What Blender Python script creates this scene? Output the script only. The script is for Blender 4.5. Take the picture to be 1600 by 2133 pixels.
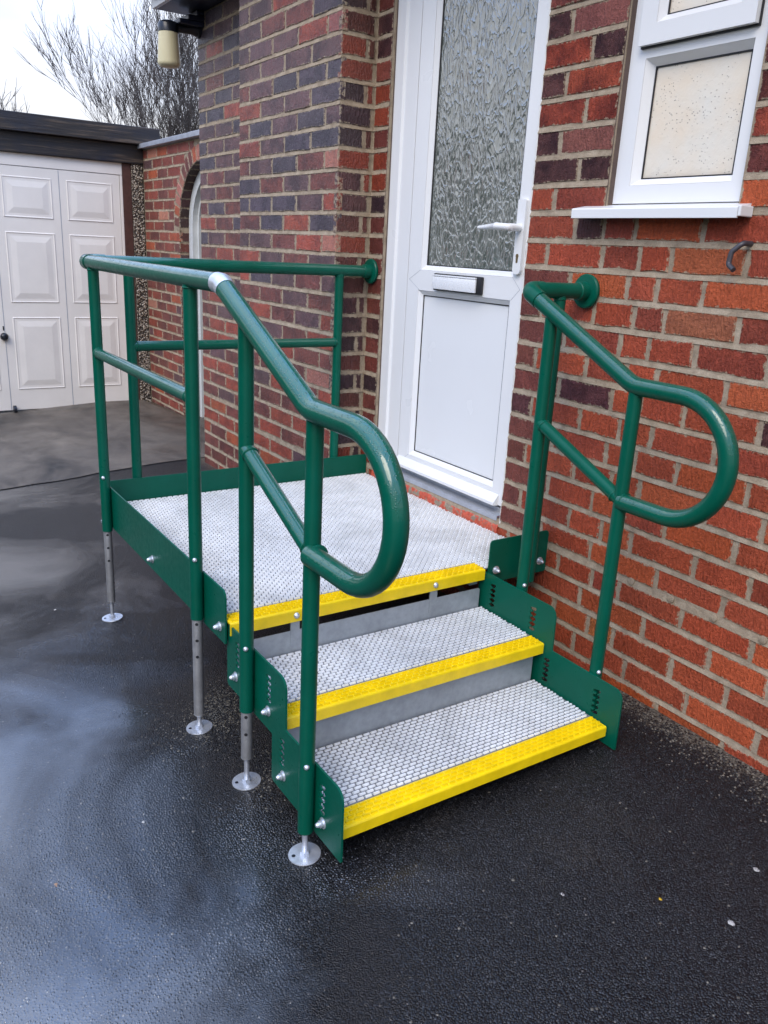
import bpy, bmesh, math, random
from mathutils import Vector, Matrix, noise
from mathutils.geometry import tessellate_polygon

# ------------------------------------------------------------------ reset
for o in list(bpy.data.objects):
    bpy.data.objects.remove(o, do_unlink=True)
scene = bpy.context.scene
col = scene.collection
rad = math.radians
rnd = random.Random(7)

# ------------------------------------------------------------------ camera
CAM = Vector((2.8291, -1.7774, 0.8504))
RIGHT = Vector((0.5474, 0.8354, 0.0498)); DOWN = Vector((0.2809, -0.1274, -0.9512)); FWD = Vector((-0.7886, 0.5341, -0.3048))
def ortho(yaw, pitch, roll):
    cy, sy, cp, sp = math.cos(yaw), math.sin(yaw), math.cos(pitch), math.sin(pitch)
    f = Vector((cy*cp, sy*cp, sp)); r = Vector((sy, -cy, 0)); u = r.cross(f)
    cr, sr = math.cos(roll), math.sin(roll)
    return cr*r + sr*u, -sr*r + cr*u, f
RT, UP, FW = ortho(rad(145.888), rad(-17.744), rad(3.001))
FPX = 1705.5
cam_data = bpy.data.cameras.new('camera'); cam = bpy.data.objects.new('camera', cam_data); col.objects.link(cam)
m = Matrix((( RT.x, UP.x, -FW.x, CAM.x), (RT.y, UP.y, -FW.y, CAM.y), (RT.z, UP.z, -FW.z, CAM.z), (0, 0, 0, 1)))
cam.matrix_world = m
cam_data.sensor_fit = 'AUTO'; cam_data.sensor_width = 36.0
cam_data.lens = FPX/2133.0*36.0
cam_data.clip_start = 0.02; cam_data.clip_end = 3000
scene.camera = cam
scene.render.resolution_x = 768; scene.render.resolution_y = 1024
def px(p):
    q = Vector(p) - CAM; z = q.dot(FW)
    if z < .05: return None
    return (800 + FPX*q.dot(RT)/z, 1066.5 - FPX*q.dot(UP)/z, z)

# ------------------------------------------------------------------ world, sun, exposure
SUN_EL, SUN_AZ = rad(45), rad(305)       # azimuth of the sun measured in the xy plane from +x
world = bpy.data.worlds.new('World'); scene.world = world; world.use_nodes = True
wn = world.node_tree.nodes; wl = world.node_tree.links; wn.clear()
w_out = wn.new('ShaderNodeOutputWorld'); w_bg = wn.new('ShaderNodeBackground')
sky = wn.new('ShaderNodeTexSky'); sky.sky_type = 'NISHITA'; sky.sun_disc = False
sky.sun_elevation = SUN_EL; sky.sun_rotation = math.pi/2 - SUN_AZ
sky.air_density = 1.2; sky.dust_density = 2.0; sky.ozone_density = 1.5
sk_mul = wn.new('ShaderNodeVectorMath'); sk_mul.operation = 'SCALE'; sk_mul.inputs['Scale'].default_value = 0.10
wl.new(sky.outputs[0], sk_mul.inputs[0])
w_tc = wn.new('ShaderNodeTexCoord')
w_map = wn.new('ShaderNodeMapping'); w_map.inputs['Scale'].default_value = (1, 1, 2.2)
w_noise = wn.new('ShaderNodeTexNoise'); w_noise.inputs['Scale'].default_value = 2.1; w_noise.inputs['Detail'].default_value = 6; w_noise.inputs['Roughness'].default_value = .55
w_ramp = wn.new('ShaderNodeValToRGB')
w_ramp.color_ramp.elements[0].position = .43; w_ramp.color_ramp.elements[0].color = (.35, .575, 1.13, 1)
w_ramp.color_ramp.elements[1].position = .70; w_ramp.color_ramp.elements[1].color = (1.06, 1.05, 1.03, 1)
wl.new(w_tc.outputs['Generated'], w_map.inputs[0]); wl.new(w_map.outputs[0], w_noise.inputs['Vector']); wl.new(w_noise.outputs['Fac'], w_ramp.inputs[0])
w_mix = wn.new('ShaderNodeMix'); w_mix.data_type = 'RGBA'; w_mix.inputs['Factor'].default_value = .88
w_sep = wn.new('ShaderNodeSeparateXYZ'); wl.new(w_tc.outputs['Generated'], w_sep.inputs[0])
w_hz = wn.new('ShaderNodeMapRange'); w_hz.interpolation_type = 'SMOOTHSTEP'; w_hz.inputs['From Min'].default_value = .08; w_hz.inputs['From Max'].default_value = .42
w_hz.inputs['To Min'].default_value = .22; w_hz.inputs['To Max'].default_value = 1; wl.new(w_sep.outputs['Z'], w_hz.inputs['Value'])
w_haze = wn.new('ShaderNodeMix'); w_haze.data_type = 'RGBA'; w_haze.inputs[6].default_value = (1.08, 1.06, 1.04, 1)   # broken cloud, hazier and whiter towards the horizon
wl.new(w_hz.outputs[0], w_haze.inputs[0]); wl.new(w_ramp.outputs[0], w_haze.inputs[7])
wl.new(sk_mul.outputs[0], w_mix.inputs[6]); wl.new(w_haze.outputs[2], w_mix.inputs[7])
# overcast sky: brighter overhead than at the horizon (CIE overcast distribution)
w_grad = wn.new('ShaderNodeMapRange'); w_grad.inputs['From Min'].default_value = 0; w_grad.inputs['From Max'].default_value = 1
w_grad.inputs['To Min'].default_value = .40; w_grad.inputs['To Max'].default_value = 1.25
wl.new(w_sep.outputs['Z'], w_grad.inputs['Value'])
w_sc = wn.new('ShaderNodeVectorMath'); w_sc.operation = 'SCALE'
wl.new(w_mix.outputs[2], w_sc.inputs[0]); wl.new(w_grad.outputs[0], w_sc.inputs['Scale'])
wl.new(w_sc.outputs[0], w_bg.inputs['Color']); w_bg.inputs['Strength'].default_value = 1.0
wl.new(w_bg.outputs[0], w_out.inputs[0])

sun_d = bpy.data.lights.new('sun', 'SUN'); sun = bpy.data.objects.new('sun', sun_d); col.objects.link(sun)
sun_d.energy = 0.95; sun_d.angle = rad(35); sun_d.color = (1.0, .89, .74)
sd = Vector((math.cos(SUN_EL)*math.cos(SUN_AZ), math.cos(SUN_EL)*math.sin(SUN_AZ), math.sin(SUN_EL)))
sun.rotation_euler = sd.to_track_quat('Z', 'Y').to_euler()
sun.location = sd*20
vs = scene.view_settings; vs.view_transform = 'Standard'; vs.look = 'None'; vs.gamma = 1; vs.exposure = 1.25; vs.use_curve_mapping = False

# ------------------------------------------------------------------ material helpers
class NT:
    def __init__(s, name):
        s.m = bpy.data.materials.new(name); s.m.use_nodes = True
        s.t = s.m.node_tree; s.n = s.t.nodes; s.l = s.t.links
        s.b = s.n['Principled BSDF']
    def new(s, typ, **kw):
        n = s.n.new(typ)
        for k, v in kw.items():
            if hasattr(n, k): setattr(n, k, v)
            else: n.inputs[k.replace('_', ' ')].default_value = v
        return n
    def link(s, a, b): s.l.new(a, b)
    def pos(s, scale=(1, 1, 1), obj=False):
        if obj: o = s.new('ShaderNodeTexCoord').outputs['Object']
        else: o = s.new('ShaderNodeNewGeometry').outputs['Position']
        mp = s.new('ShaderNodeMapping'); mp.inputs['Scale'].default_value = scale
        s.link(o, mp.inputs[0]); return mp.outputs[0]
    def noise(s, vec, scale, detail=4, rough=.55, dist=0):
        n = s.new('ShaderNodeTexNoise'); n.inputs['Scale'].default_value = scale; n.inputs['Detail'].default_value = detail
        n.inputs['Roughness'].default_value = rough; n.inputs['Distortion'].default_value = dist
        s.link(vec, n.inputs['Vector']); return n.outputs['Fac']
    def vor(s, vec, scale, feature='F1', out='Distance', rnd_=1):
        n = s.new('ShaderNodeTexVoronoi'); n.feature = feature; n.inputs['Scale'].default_value = scale; n.inputs['Randomness'].default_value = rnd_
        s.link(vec, n.inputs['Vector']); return n.outputs[out]
    def ramp(s, fac, stops):
        r = s.new('ShaderNodeValToRGB'); e = r.color_ramp.elements
        while len(e) < len(stops): e.new(.5)
        for i, (p, c) in enumerate(stops):
            e[i].position = p; e[i].color = (c, c, c, 1) if isinstance(c, (int, float)) else tuple(c)+(1,)
        s.link(fac, r.inputs[0]); return r.outputs[0]
    def mix(s, fac, a, b, blend='MIX'):
        n = s.new('ShaderNodeMix', data_type='RGBA', blend_type=blend)
        for sock, v in ((n.inputs[0], fac), (n.inputs[6], a), (n.inputs[7], b)):
            if isinstance(v, (int, float)): sock.default_value = v
            elif isinstance(v, tuple): sock.default_value = v+(1,) if len(v) == 3 else v
            else: s.link(v, sock)
        return n.outputs[2]
    def math(s, op, a, b=0., clamp=False):
        n = s.new('ShaderNodeMath', operation=op, use_clamp=clamp)
        for sock, v in ((n.inputs[0], a), (n.inputs[1], b)):
            if isinstance(v, (int, float)): sock.default_value = v
            else: s.link(v, sock)
        return n.outputs[0]
    def bump(s, h, strength, dist, prev=None):
        n = s.new('ShaderNodeBump'); n.inputs['Strength'].default_value = strength; n.inputs['Distance'].default_value = dist
        s.link(h, n.inputs['Height'])
        if prev is not None: s.link(prev, n.inputs['Normal'])
        return n.outputs[0]
    def set(s, **kw):
        for k, v in kw.items():
            sock = s.b.inputs[k.replace('_', ' ')]
            if isinstance(v, (int, float)): sock.default_value = v
            elif isinstance(v, tuple): sock.default_value = v+(1,) if len(v) == 3 else v
            else: s.link(v, sock)
        return s.m

def brick_material():
    t = NT('brick_clay')
    at = t.new('ShaderNodeVertexColor'); at.layer_name = 'Col'
    eg = t.new('ShaderNodeAttribute'); eg.attribute_name = 'Edge'
    p = t.pos(); pst = t.pos((150, 150, 42))
    patch = t.ramp(t.noise(p, 11, 3, .6, .3), [(.40, 0.), (.62, 1.)])
    dark = t.mix(1., at.outputs['Color'], (.36, .32, .42), 'MULTIPLY')
    base = t.mix(t.math('MULTIPLY', patch, at.outputs['Alpha']), at.outputs['Color'], dark)
    mott = t.noise(p, 120, 4, .75)
    base = t.mix(1., base, t.ramp(mott, [(.28, .66), (.5, 1.0), (.72, 1.36)]), 'MULTIPLY')
    streak = t.noise(pst, 1., 2, .6)
    base = t.mix(1., base, t.ramp(streak, [(.3, .88), (.7, 1.12)]), 'MULTIPLY')
    drip = t.ramp(t.noise(t.pos((55, 55, 1.3)), 1., 3, .6), [(.66, 0.), (.74, .5)])       # damp runs down the face
    base = t.mix(drip, base, t.mix(1., base, (.40, .36, .36), 'MULTIPLY'))
    smear = t.ramp(t.math('ADD', t.math('MULTIPLY', eg.outputs['Fac'], .42), t.noise(p, 75, 3, .7)), [(.86, 0.), (.97, .8)])
    base = t.mix(smear, base, (.42, .335, .23))
    n1 = t.bump(t.math('ADD', streak, t.math('MULTIPLY', mott, .8)), 1., .007)
    n2 = t.bump(t.noise(p, 420, 1, .6), .8, .003, n1)
    rough = t.ramp(mott, [(.3, .28), (.7, .60)])
    sx = t.new('ShaderNodeSeparateXYZ'); t.link(p, sx.inputs[0])
    wet = t.ramp(sx.outputs['X'], [(.0, .60), (.004, .16)])        # the pier stands out in the rain, the door wall is drier
    return t.set(Base_Color=base, Roughness=rough, Normal=n2, Specular_IOR_Level=wet)

def mortar_material():
    t = NT('mortar')
    p = t.pos()
    base = t.ramp(t.noise(p, 22, 5, .65), [(.25, (.20, .15, .102)), (.5, (.34, .268, .188)), (.8, (.47, .385, .28))])
    fine = t.ramp(t.noise(p, 500, 2), [(.3, .75), (.7, 1.2)])
    base = t.mix(1., base, fine, 'MULTIPLY')
    nb = t.bump(t.noise(p, 380, 3, .7), .7, .002, t.bump(t.noise(p, 60, 3), .6, .004))
    return t.set(Base_Color=base, Roughness=.8, Normal=nb, Specular_IOR_Level=.3)

def plain(name, c, rough=.5, metal=0., vary=.12, nscale=30, bump=.0, bscale=200, coat=0., spec=.5, bdist=.002):
    t = NT(name)
    p = t.pos()
    n = t.ramp(t.noise(p, nscale, 4, .6), [(.25, 1-vary), (.75, 1+vary)])
    base = t.mix(1., tuple(c), n, 'MULTIPLY')
    r = t.ramp(t.noise(p, nscale*1.7, 3), [(.25, max(0, rough-.035)), (.75, min(1, rough+.035))])
    kw = dict(Base_Color=base, Roughness=r, Metallic=metal, Specular_IOR_Level=spec)
    if coat: kw['Coat_Weight'] = coat; kw['Coat_Roughness'] = .15
    if bump: kw['Normal'] = t.bump(t.noise(p, bscale, 3, .6), bump, bdist)
    return t.set(**kw)

def green_material(name, droplets):
    t = NT(name)
    p = t.pos()
    base = t.mix(t.ramp(t.noise(p, 9, 4), [(.3, 0.), (.7, 1.)]), (.0006, .078, .046), (.0010, .094, .058))
    scuff = t.ramp(t.noise(t.pos((18, 18, 4)), 9, 4, .7), [(.70, 0.), (.78, .35)])
    base = t.mix(scuff, base, (.02, .13, .09))
    nrm = t.bump(t.noise(p, 260, 2), .12, .0015)
    rough = t.ramp(t.noise(p, 60, 4), [(.3, .27), (.7, .42)])
    kw = dict(Base_Color=base, Specular_IOR_Level=.20)
    g = t.new('ShaderNodeNewGeometry'); sx = t.new('ShaderNodeSeparateXYZ'); t.link(g.outputs['True Normal'], sx.inputs[0])
    upw = t.ramp(sx.outputs['Z'], [(.10, 0.), (.55, 1.)])           # rain water lies on the upper side
    if droplets:
        d1 = t.ramp(t.vor(p, 250), [(.16, 1.), (.36, 0.)])
        pick = t.ramp(t.noise(p, 60, 2), [(.44, 0.), (.52, 1.)])
        h = t.math('MULTIPLY', t.math('MULTIPLY', d1, pick), upw)
        nrm = t.bump(h, .5, .003, nrm)
        kw['Coat_Weight'] = upw; kw['Coat_Roughness'] = .10; kw['Coat_IOR'] = 1.6; kw['Coat_Normal'] = t.bump(h, .4, .002)
    return t.set(Roughness=rough, Normal=nrm, **kw)

def film_nodes(t, p):
    """water film standing over the grain on the open drive"""
    big = t.noise(p, 1.5, 4, .62, .8)
    sxyz = t.new('ShaderNodeSeparateXYZ'); t.link(p, sxyz.inputs[0])
    away = t.math('ADD', t.math('MULTIPLY', sxyz.outputs['Y'], -.55), t.math('MULTIPLY', sxyz.outputs['X'], -.06))
    return t.math('MULTIPLY', t.math('SUBTRACT', t.math('ADD', away, t.math('MULTIPLY', big, 1.7)), 1.32), 1.9, True), sxyz

def tarmac_material():
    t = NT('wet_tarmac')
    p = t.pos()
    film, sxyz = film_nodes(t, p)
    v1 = t.new('ShaderNodeTexVoronoi'); v1.inputs['Scale'].default_value = 290; t.link(p, v1.inputs['Vector'])
    dome = t.ramp(v1.outputs['Distance'], [(.0, 1.), (.25, .86), (.5, .4), (.75, 0.)])
    cell = t.new('ShaderNodeSeparateColor'); t.link(v1.outputs['Color'], cell.inputs[0])
    base = t.mix(t.ramp(t.noise(p, 6, 3), [(.3, 0.), (.7, 1.)]), (.0055, .0055, .0065), (.0105, .010, .011))
    base = t.mix(t.ramp(cell.outputs[0], [(.75, 0.), (1., .6)]), base, (.032, .030, .029))
    speck = t.ramp(cell.outputs[1], [(.996, 0.), (.999, 1.)])
    base = t.mix(t.math('MULTIPLY', speck, .55), base, (.34, .30, .25))
    dust = t.math('MULTIPLY', t.ramp(t.noise(p, 2.4, 4, .6, .4), [(.60, 0.), (.76, 1.)]), .30)
    base = t.mix(dust, base, (.085, .068, .048))
    dirt = t.ramp(t.math('ADD', sxyz.outputs['Y'], t.math('MULTIPLY', t.noise(p, 13, 4, .7), .16)), [(.0, 0.), (.085, 1.)])
    base = t.mix(t.math('MULTIPLY', dirt, t.ramp(cell.outputs[0], [(.2, .35), (.8, 1.)])), base, (.14, .11, .078))
    film = t.math('MULTIPLY', film, t.math('SUBTRACT', 1., dirt))
    rough = t.ramp(film, [(0., .33), (1., .20)])
    hgt = t.math('MULTIPLY', t.math('ADD', dome, t.math('MULTIPLY', cell.outputs[2], .5)), t.math('SUBTRACT', 1., t.math('MULTIPLY', film, .55)))
    n1 = t.bump(hgt, .8, .0030)
    wn_ = t.bump(t.noise(p, 120, 2), .25, .0012)
    return t.set(Base_Color=base, Roughness=rough, Normal=n1, Specular_IOR_Level=.36, Coat_Weight=film, Coat_Roughness=.17, Coat_IOR=2.3, Coat_Normal=wn_)

def concrete_material():
    t = NT('damp_concrete')
    p = t.pos()
    a = t.ramp(t.noise(t.pos((.9, 1.6, 1)), 1.9, 6, .65, .6), [(.30, (.022, .019, .016)), (.47, (.078, .064, .050)), (.72, (.165, .138, .108))])
    fine = t.ramp(t.noise(p, 130, 4, .7), [(.25, .65), (.75, 1.3)])
    base = t.mix(1., a, fine, 'MULTIPLY')
    rough = t.ramp(t.noise(p, 1.6, 4), [(.35, .32), (.65, .7)])
    return t.set(Base_Color=base, Roughness=rough, Normal=t.bump(t.noise(p, 170, 3, .7), .5, .004))

def galv_grip(name, c, metal, rough):
    t = NT(name)
    p = t.pos()
    n = t.mix(1., t.ramp(t.noise(p, 55, 3, .6), [(.25, .86), (.75, 1.12)]), t.ramp(t.noise(p, 4.5, 4, .65, .5), [(.30, .78), (.58, 1.02)]), 'MULTIPLY')
    base = t.mix(1., tuple(c), n, 'MULTIPLY')
    r = t.ramp(t.noise(p, 40, 3), [(.3, rough-.08), (.7, rough+.1)])
    return t.set(Base_Color=base, Metallic=metal, Roughness=r)

def leaf_glass():
    t = NT('obscured_glass')
    p = t.pos((1, 1, .42))
    wob = t.new('ShaderNodeTexNoise'); wob.inputs['Scale'].default_value = 16; wob.inputs['Detail'].default_value = 2
    t.link(p, wob.inputs['Vector'])
    add = t.new('ShaderNodeMix', data_type='RGBA', blend_type='LINEAR_LIGHT'); add.inputs[0].default_value = .035
    t.link(p, add.inputs[6]); t.link(wob.outputs['Color'], add.inputs[7])
    e = t.vor(add.outputs[2], 52, 'DISTANCE_TO_EDGE')
    e2 = t.vor(add.outputs[2], 95, 'F1')
    ridge = t.ramp(e, [(.0, 1.), (.10, .35), (.32, 0.)])
    h = t.math('ADD', t.math('MULTIPLY', ridge, .8), t.math('MULTIPLY', e2, .9))
    nrm = t.bump(t.noise(p, 60, 3, .6), .2, .005, t.bump(h, .30, .007))
    base = t.mix(t.ramp(t.noise(p, 9, 3), [(.35, 0.), (.65, 1.)]), (.080, .092, .078), (.125, .138, .118))
    base = t.mix(t.math('MULTIPLY', ridge, .5), base, (.36, .37, .34))
    return t.set(Base_Color=base, Roughness=.10, Normal=nrm, Specular_IOR_Level=1., Coat_Weight=1., Coat_Roughness=.03, Coat_IOR=1.9, Coat_Normal=nrm)

def drop_glass():
    t = NT('frosted_window_glass')
    p = t.pos()
    base = t.mix(t.ramp(t.noise(p, 5, 4), [(.35, 0.), (.65, 1.)]), (.74, .62, .47), (.70, .67, .59))
    d = t.ramp(t.vor(p, 120), [(.10, 1.), (.24, 0.)])
    pick = t.ramp(t.noise(p, 16, 2), [(.46, 0.), (.6, 1.)])
    d = t.math('MULTIPLY', d, pick)
    base = t.mix(t.math('MULTIPLY', d, .75), base, (.20, .17, .14))
    nrm = t.bump(t.noise(p, 55, 3, .6), .3, .004, t.bump(d, .5, .003))
    return t.set(Base_Color=base, Roughness=.2, Normal=nrm, Specular_IOR_Level=.5, Coat_Weight=1., Coat_Roughness=.03, Coat_IOR=1.6)

def pebbledash():
    t = NT('pebbledash')
    p = t.pos()
    v = t.vor(p, 75)
    c = t.vor(p, 75, out='Color')
    base = t.mix(t.ramp(c, [(.2, 0.), (.7, 1.)]), (.24, .18, .12), (.72, .64, .52))
    base = t.mix(t.ramp(v, [(.35, 0.), (.6, 1.)]), base, (.05, .04, .03))
    return t.set(Base_Color=base, Roughness=.7, Normal=t.bump(t.math('MULTIPLY', v, -1.), 1., .02))

def wood_dark():
    t = NT('weathered_fascia_timber')
    p = t.pos((60, 3, 60))
    base = t.ramp(t.noise(p, 1., 5, .6), [(.3, (.012, .011, .014)), (.52, (.034, .027, .022)), (.72, (.14, .10, .07))])
    q = t.pos()
    patch = t.ramp(t.noise(q, 3, 3), [(.45, 0.), (.65, 1.)])
    base = t.mix(patch, base, (.014, .016, .026))
    return t.set(Base_Color=base, Roughness=.45, Normal=t.bump(t.noise(p, 1., 5, .7), .5, .006))

def red_sill_material():
    t = NT('flaking_red_paint')
    p = t.pos()
    f = t.ramp(t.noise(p, 26, 5, .65), [(.52, 0.), (.58, 1.)])
    base = t.mix(f, (.50, .085, .042), (.26, .21, .15))
    base = t.mix(1., base, t.ramp(t.noise(p, 120, 3), [(.3, .75), (.7, 1.2)]), 'MULTIPLY')
    return t.set(Base_Color=base, Roughness=.5, Normal=t.bump(t.noise(p, 40, 4, .7), .8, .008))

M = {}
M['brick'] = brick_material(); M['mortar'] = mortar_material()
M['green'] = green_material('green_paint', False); M['green_wet'] = green_material('green_paint_wet', True)
M['tarmac'] = tarmac_material(); M['concrete'] = concrete_material()
M['grip'] = galv_grip('galvanised_grip', (.91, .915, .90), .0, .34)
M['galv'] = galv_grip('galvanised_plate', (.34, .37, .39), .35, .40)
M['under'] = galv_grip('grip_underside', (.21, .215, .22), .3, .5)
M['tube'] = galv_grip('galvanised_tube', (.36, .36, .36), .5, .42)
M['zinc'] = galv_grip('zinc_bright', (.70, .73, .78), .7, .34)
M['yellow'] = plain('yellow_paint', (.86, .61, .004), .36, vary=.14, nscale=18, bump=.15, bscale=160, coat=.2)
M['upvc'] = plain('white_upvc', (.765, .765, .755), .30, vary=.012, nscale=3, spec=.5)
M['upvc_panel'] = plain('white_upvc_panel', (.755, .76, .755), .25, vary=.012, nscale=3)
M['gasket'] = plain('black_gasket', (.012, .012, .014), .5)
M['leaf_glass'] = leaf_glass(); M['drop_glass'] = drop_glass()
M['brown'] = plain('brown_reveal_paint', (.085, .055, .042), .55, vary=.25, nscale=40, bump=.3)
M['alu'] = plain('grey_threshold', (.42, .44, .48), .35, .3)
M['silver'] = plain('polished_letterplate', (.84, .845, .85), .28, .1, vary=.02)
M['sealant'] = plain('white_sealant', (.74, .74, .72), .5, vary=.08)
M['red_sill'] = red_sill_material()
M['garage_white'] = plain('cream_garage_paint', (.82, .77, .70), .42, vary=.05, nscale=5, bump=.05, bscale=90)
M['garage_brown'] = plain('brown_jamb_paint', (.075, .032, .024), .5, vary=.3, nscale=30, bump=.3, bscale=60)
M['pebble'] = pebbledash(); M['fascia'] = wood_dark()
M['render'] = plain('grey_felt', (.09, .09, .095), .6)
M['lead'] = plain('grey_coping', (.30, .32, .36), .45, vary=.2, nscale=12, bump=.2)
M['black'] = plain('black_plastic', (.010, .012, .018), .30, vary=.1)
M['navy'] = plain('dark_soffit_paint', (.010, .014, .032), .38, vary=.2)
M['white_wood'] = plain('white_joinery_paint', (.62, .64, .63), .5, vary=.1, nscale=14, bump=.15)
M['cream'] = plain('cream_lamp_plastic', (.66, .60, .38), .35, vary=.04)
M['dark_in'] = plain('dark_timber', (.02, .018, .016), .6, vary=.3)
M['bark'] = plain('grey_bark', (.075, .062, .055), .85, vary=.35, nscale=10, bump=.4, bscale=40)
M['roof'] = plain('roof_tile', (.10, .06, .05), .7, vary=.25)
M['hook'] = plain('grey_pipe', (.045, .042, .05), .4, vary=.3)
M['brass'] = plain('lock_brass', (.30, .22, .12), .35, .8)

# ------------------------------------------------------------------ mesh builder
WORLD = {}
def finish(o, name, mat, parent, smooth_angle=None, origin=None):
    pass
class MB:
    def __init__(s): s.v = []; s.f = []; s.c = None; s.e = None
    def add(s, vs, fs):
        b = len(s.v); s.v += [Vector(p) for p in vs]; s.f += [tuple(i+b for i in q) for q in fs]; return s
    def box(s, a, b, bev=0.):
        if not bev:
            x0, y0, z0 = a; x1, y1, z1 = b
            return s.add([(x0,y0,z0),(x1,y0,z0),(x1,y1,z0),(x0,y1,z0),(x0,y0,z1),(x1,y0,z1),(x1,y1,z1),(x0,y1,z1)],
                         [(0,3,2,1),(4,5,6,7),(0,1,5,4),(1,2,6,5),(2,3,7,6),(3,0,4,7)])
        bm = bmesh.new(); bmesh.ops.create_cube(bm, size=1)
        for v in bm.verts: v.co = Vector([(a[i]+b[i])/2 + v.co[i]*(b[i]-a[i]) for i in range(3)])
        bmesh.ops.bevel(bm, geom=bm.edges[:], offset=bev, segments=2, affect='EDGES', profile=.6)
        return s.bm(bm)
    def bm(s, bm):
        bm.verts.index_update(); vs = [v.co.copy() for v in bm.verts]; fs = [tuple(v.index for v in f.verts) for f in bm.faces]
        bm.free(); return s.add(vs, fs)
    def tube(s, path, r, n=18, caps=True):
        path = [Vector(p) for p in path]; rs = r if isinstance(r, (list, tuple)) else [r]*len(path)
        t0 = (path[1]-path[0]).normalized(); ref = Vector((0,0,1)) if abs(t0.z) < .9 else Vector((1,0,0))
        u = t0.cross(ref).normalized(); rings = []; vs = []; pt = t0
        for i, p in enumerate(path):
            if i == 0: t = t0
            elif i == len(path)-1: t = (path[i]-path[i-1]).normalized()
            else: t = ((path[i+1]-p).normalized() + (p-path[i-1]).normalized()).normalized()
            ax = pt.cross(t)
            if ax.length > 1e-7:
                u = Matrix.Rotation(pt.angle(t), 3, ax.normalized()) @ u
            u = (u - t*u.dot(t)).normalized(); w = t.cross(u); pt = t
            vs += [p + (u*math.cos(2*math.pi*k/n) + w*math.sin(2*math.pi*k/n))*rs[i] for k in range(n)]
        fs = []
        for i in range(len(path)-1):
            for k in range(n):
                a = i*n+k; b = i*n+(k+1) % n; fs.append((a, b, b+n, a+n))
        if caps: fs += [tuple(reversed(range(n))), tuple(range((len(path)-1)*n, len(path)*n))]
        return s.add(vs, fs)
    def lathe(s, prof, base, axis=(0,0,1), n=20):
        axis = Vector(axis).normalized(); ref = Vector((0,0,1)) if abs(axis.z) < .9 else Vector((1,0,0))
        u = axis.cross(ref).normalized(); w = axis.cross(u); base = Vector(base); vs = []; fs = []
        for r, h in prof:
            vs += [base + axis*h + (u*math.cos(2*math.pi*k/n)+w*math.sin(2*math.pi*k/n))*max(r, 1e-5) for k in range(n)]
        for i in range(len(prof)-1):
            for k in range(n):
                a = i*n+k; b = i*n+(k+1) % n; fs.append((a, b, b+n, a+n))
        fs += [tuple(reversed(range(n))), tuple(range((len(prof)-1)*n, len(prof)*n))]
        return s.add(vs, fs)
    def sheet(s, outer, holes, fn, d0, d1):
        """polygon with holes extruded; fn(a, b, d) -> 3D point"""
        loops = [outer]+holes; flat = [p for l in loops for p in l]
        tris = tessellate_polygon([[Vector((p[0], p[1], 0)) for p in l] for l in loops])
        n = len(flat); vs = [fn(a, b, d0) for a, b in flat] + [fn(a, b, d1) for a, b in flat]
        fs = [tuple(t) for t in tris] + [tuple(i+n for i in reversed(t)) for t in tris]
        k = 0
        for l in loops:
            for i in range(len(l)):
                a = k+i; b = k+(i+1) % len(l); fs.append((a, b, b+n, a+n))
            k += len(l)
        return s.add(vs, fs)
    def build(s, name, mat, parent=None, smooth=None, origin=None, fix=True):
        me = bpy.data.meshes.new(name)
        if origin is None: origin = WORLD.get(parent.name, Vector((0,0,0))) if parent else Vector((0,0,0))
        origin = Vector(origin)
        me.from_pydata([tuple(p-origin) for p in s.v], [], s.f)
        if fix:
            bm = bmesh.new(); bm.from_mesh(me); bmesh.ops.recalc_face_normals(bm, faces=bm.faces[:]); bm.to_mesh(me); bm.free()
        if s.c:
            ca = me.color_attributes.new('Col', 'FLOAT_COLOR', 'POINT')
            for i, c in enumerate(s.c): ca.data[i].color = c
        if s.e:
            me.attributes.new('Edge', 'FLOAT', 'POINT').data.foreach_set('value', s.e)
        me.materials.append(M[mat] if isinstance(mat, str) else mat)
        if smooth is not None:
            me.shade_smooth(); me.set_sharp_from_angle(angle=rad(smooth))
        return link(name, me, parent, origin)
def link(name, data, parent, origin):
    o = bpy.data.objects.new(name, data); col.objects.link(o)
    po = WORLD.get(parent.name, Vector((0,0,0))) if parent else Vector((0,0,0))
    o.location = Vector(origin) - po
    if parent: o.parent = parent
    WORLD[o.name] = Vector(origin)
    return o
def thing(name, loc, label, cat, group=None):
    o = link(name, None, None, loc); o.empty_display_size = .2
    return tag(o, label, cat, group)
def tag(o, label=None, cat=None, group=None, kind=None):
    if label: o['label'] = label
    if cat: o['category'] = cat
    if group: o['group'] = group
    if kind: o['kind'] = kind
    return o
def fillet(pts, radii, seg=10):
    pts = [Vector(p) for p in pts]; out = [pts[0]]
    for i in range(1, len(pts)-1):
        r = radii[i-1]; p = pts[i]; a = (pts[i-1]-p).normalized(); b = (pts[i+1]-p).normalized()
        ang = a.angle(b)
        if r <= 0 or ang > math.pi-1e-3: out.append(p); continue
        d = r/math.tan(ang/2); c = p + (a+b).normalized()*(r/math.sin(ang/2))
        s0 = p+a*d-c; s1 = p+b*d-c; tot = s0.angle(s1); ax = s0.cross(s1).normalized()
        out += [c + Matrix.Rotation(tot*k/seg, 3, ax) @ s0 for k in range(seg+1)]
    return out+[pts[-1]]
def round2d(pts, rs, seg=5):
    out = []; n = len(pts)
    for i in range(n):
        p = Vector((pts[i][0], pts[i][1], 0)); a = Vector((*pts[i-1], 0)); b = Vector((*pts[(i+1) % n], 0)); r = rs[i]
        if r <= 0: out.append((p.x, p.y)); continue
        f = fillet([a, p, b], [r], seg)[1:-1]; out += [(q.x, q.y) for q in f]
    return out

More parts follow.
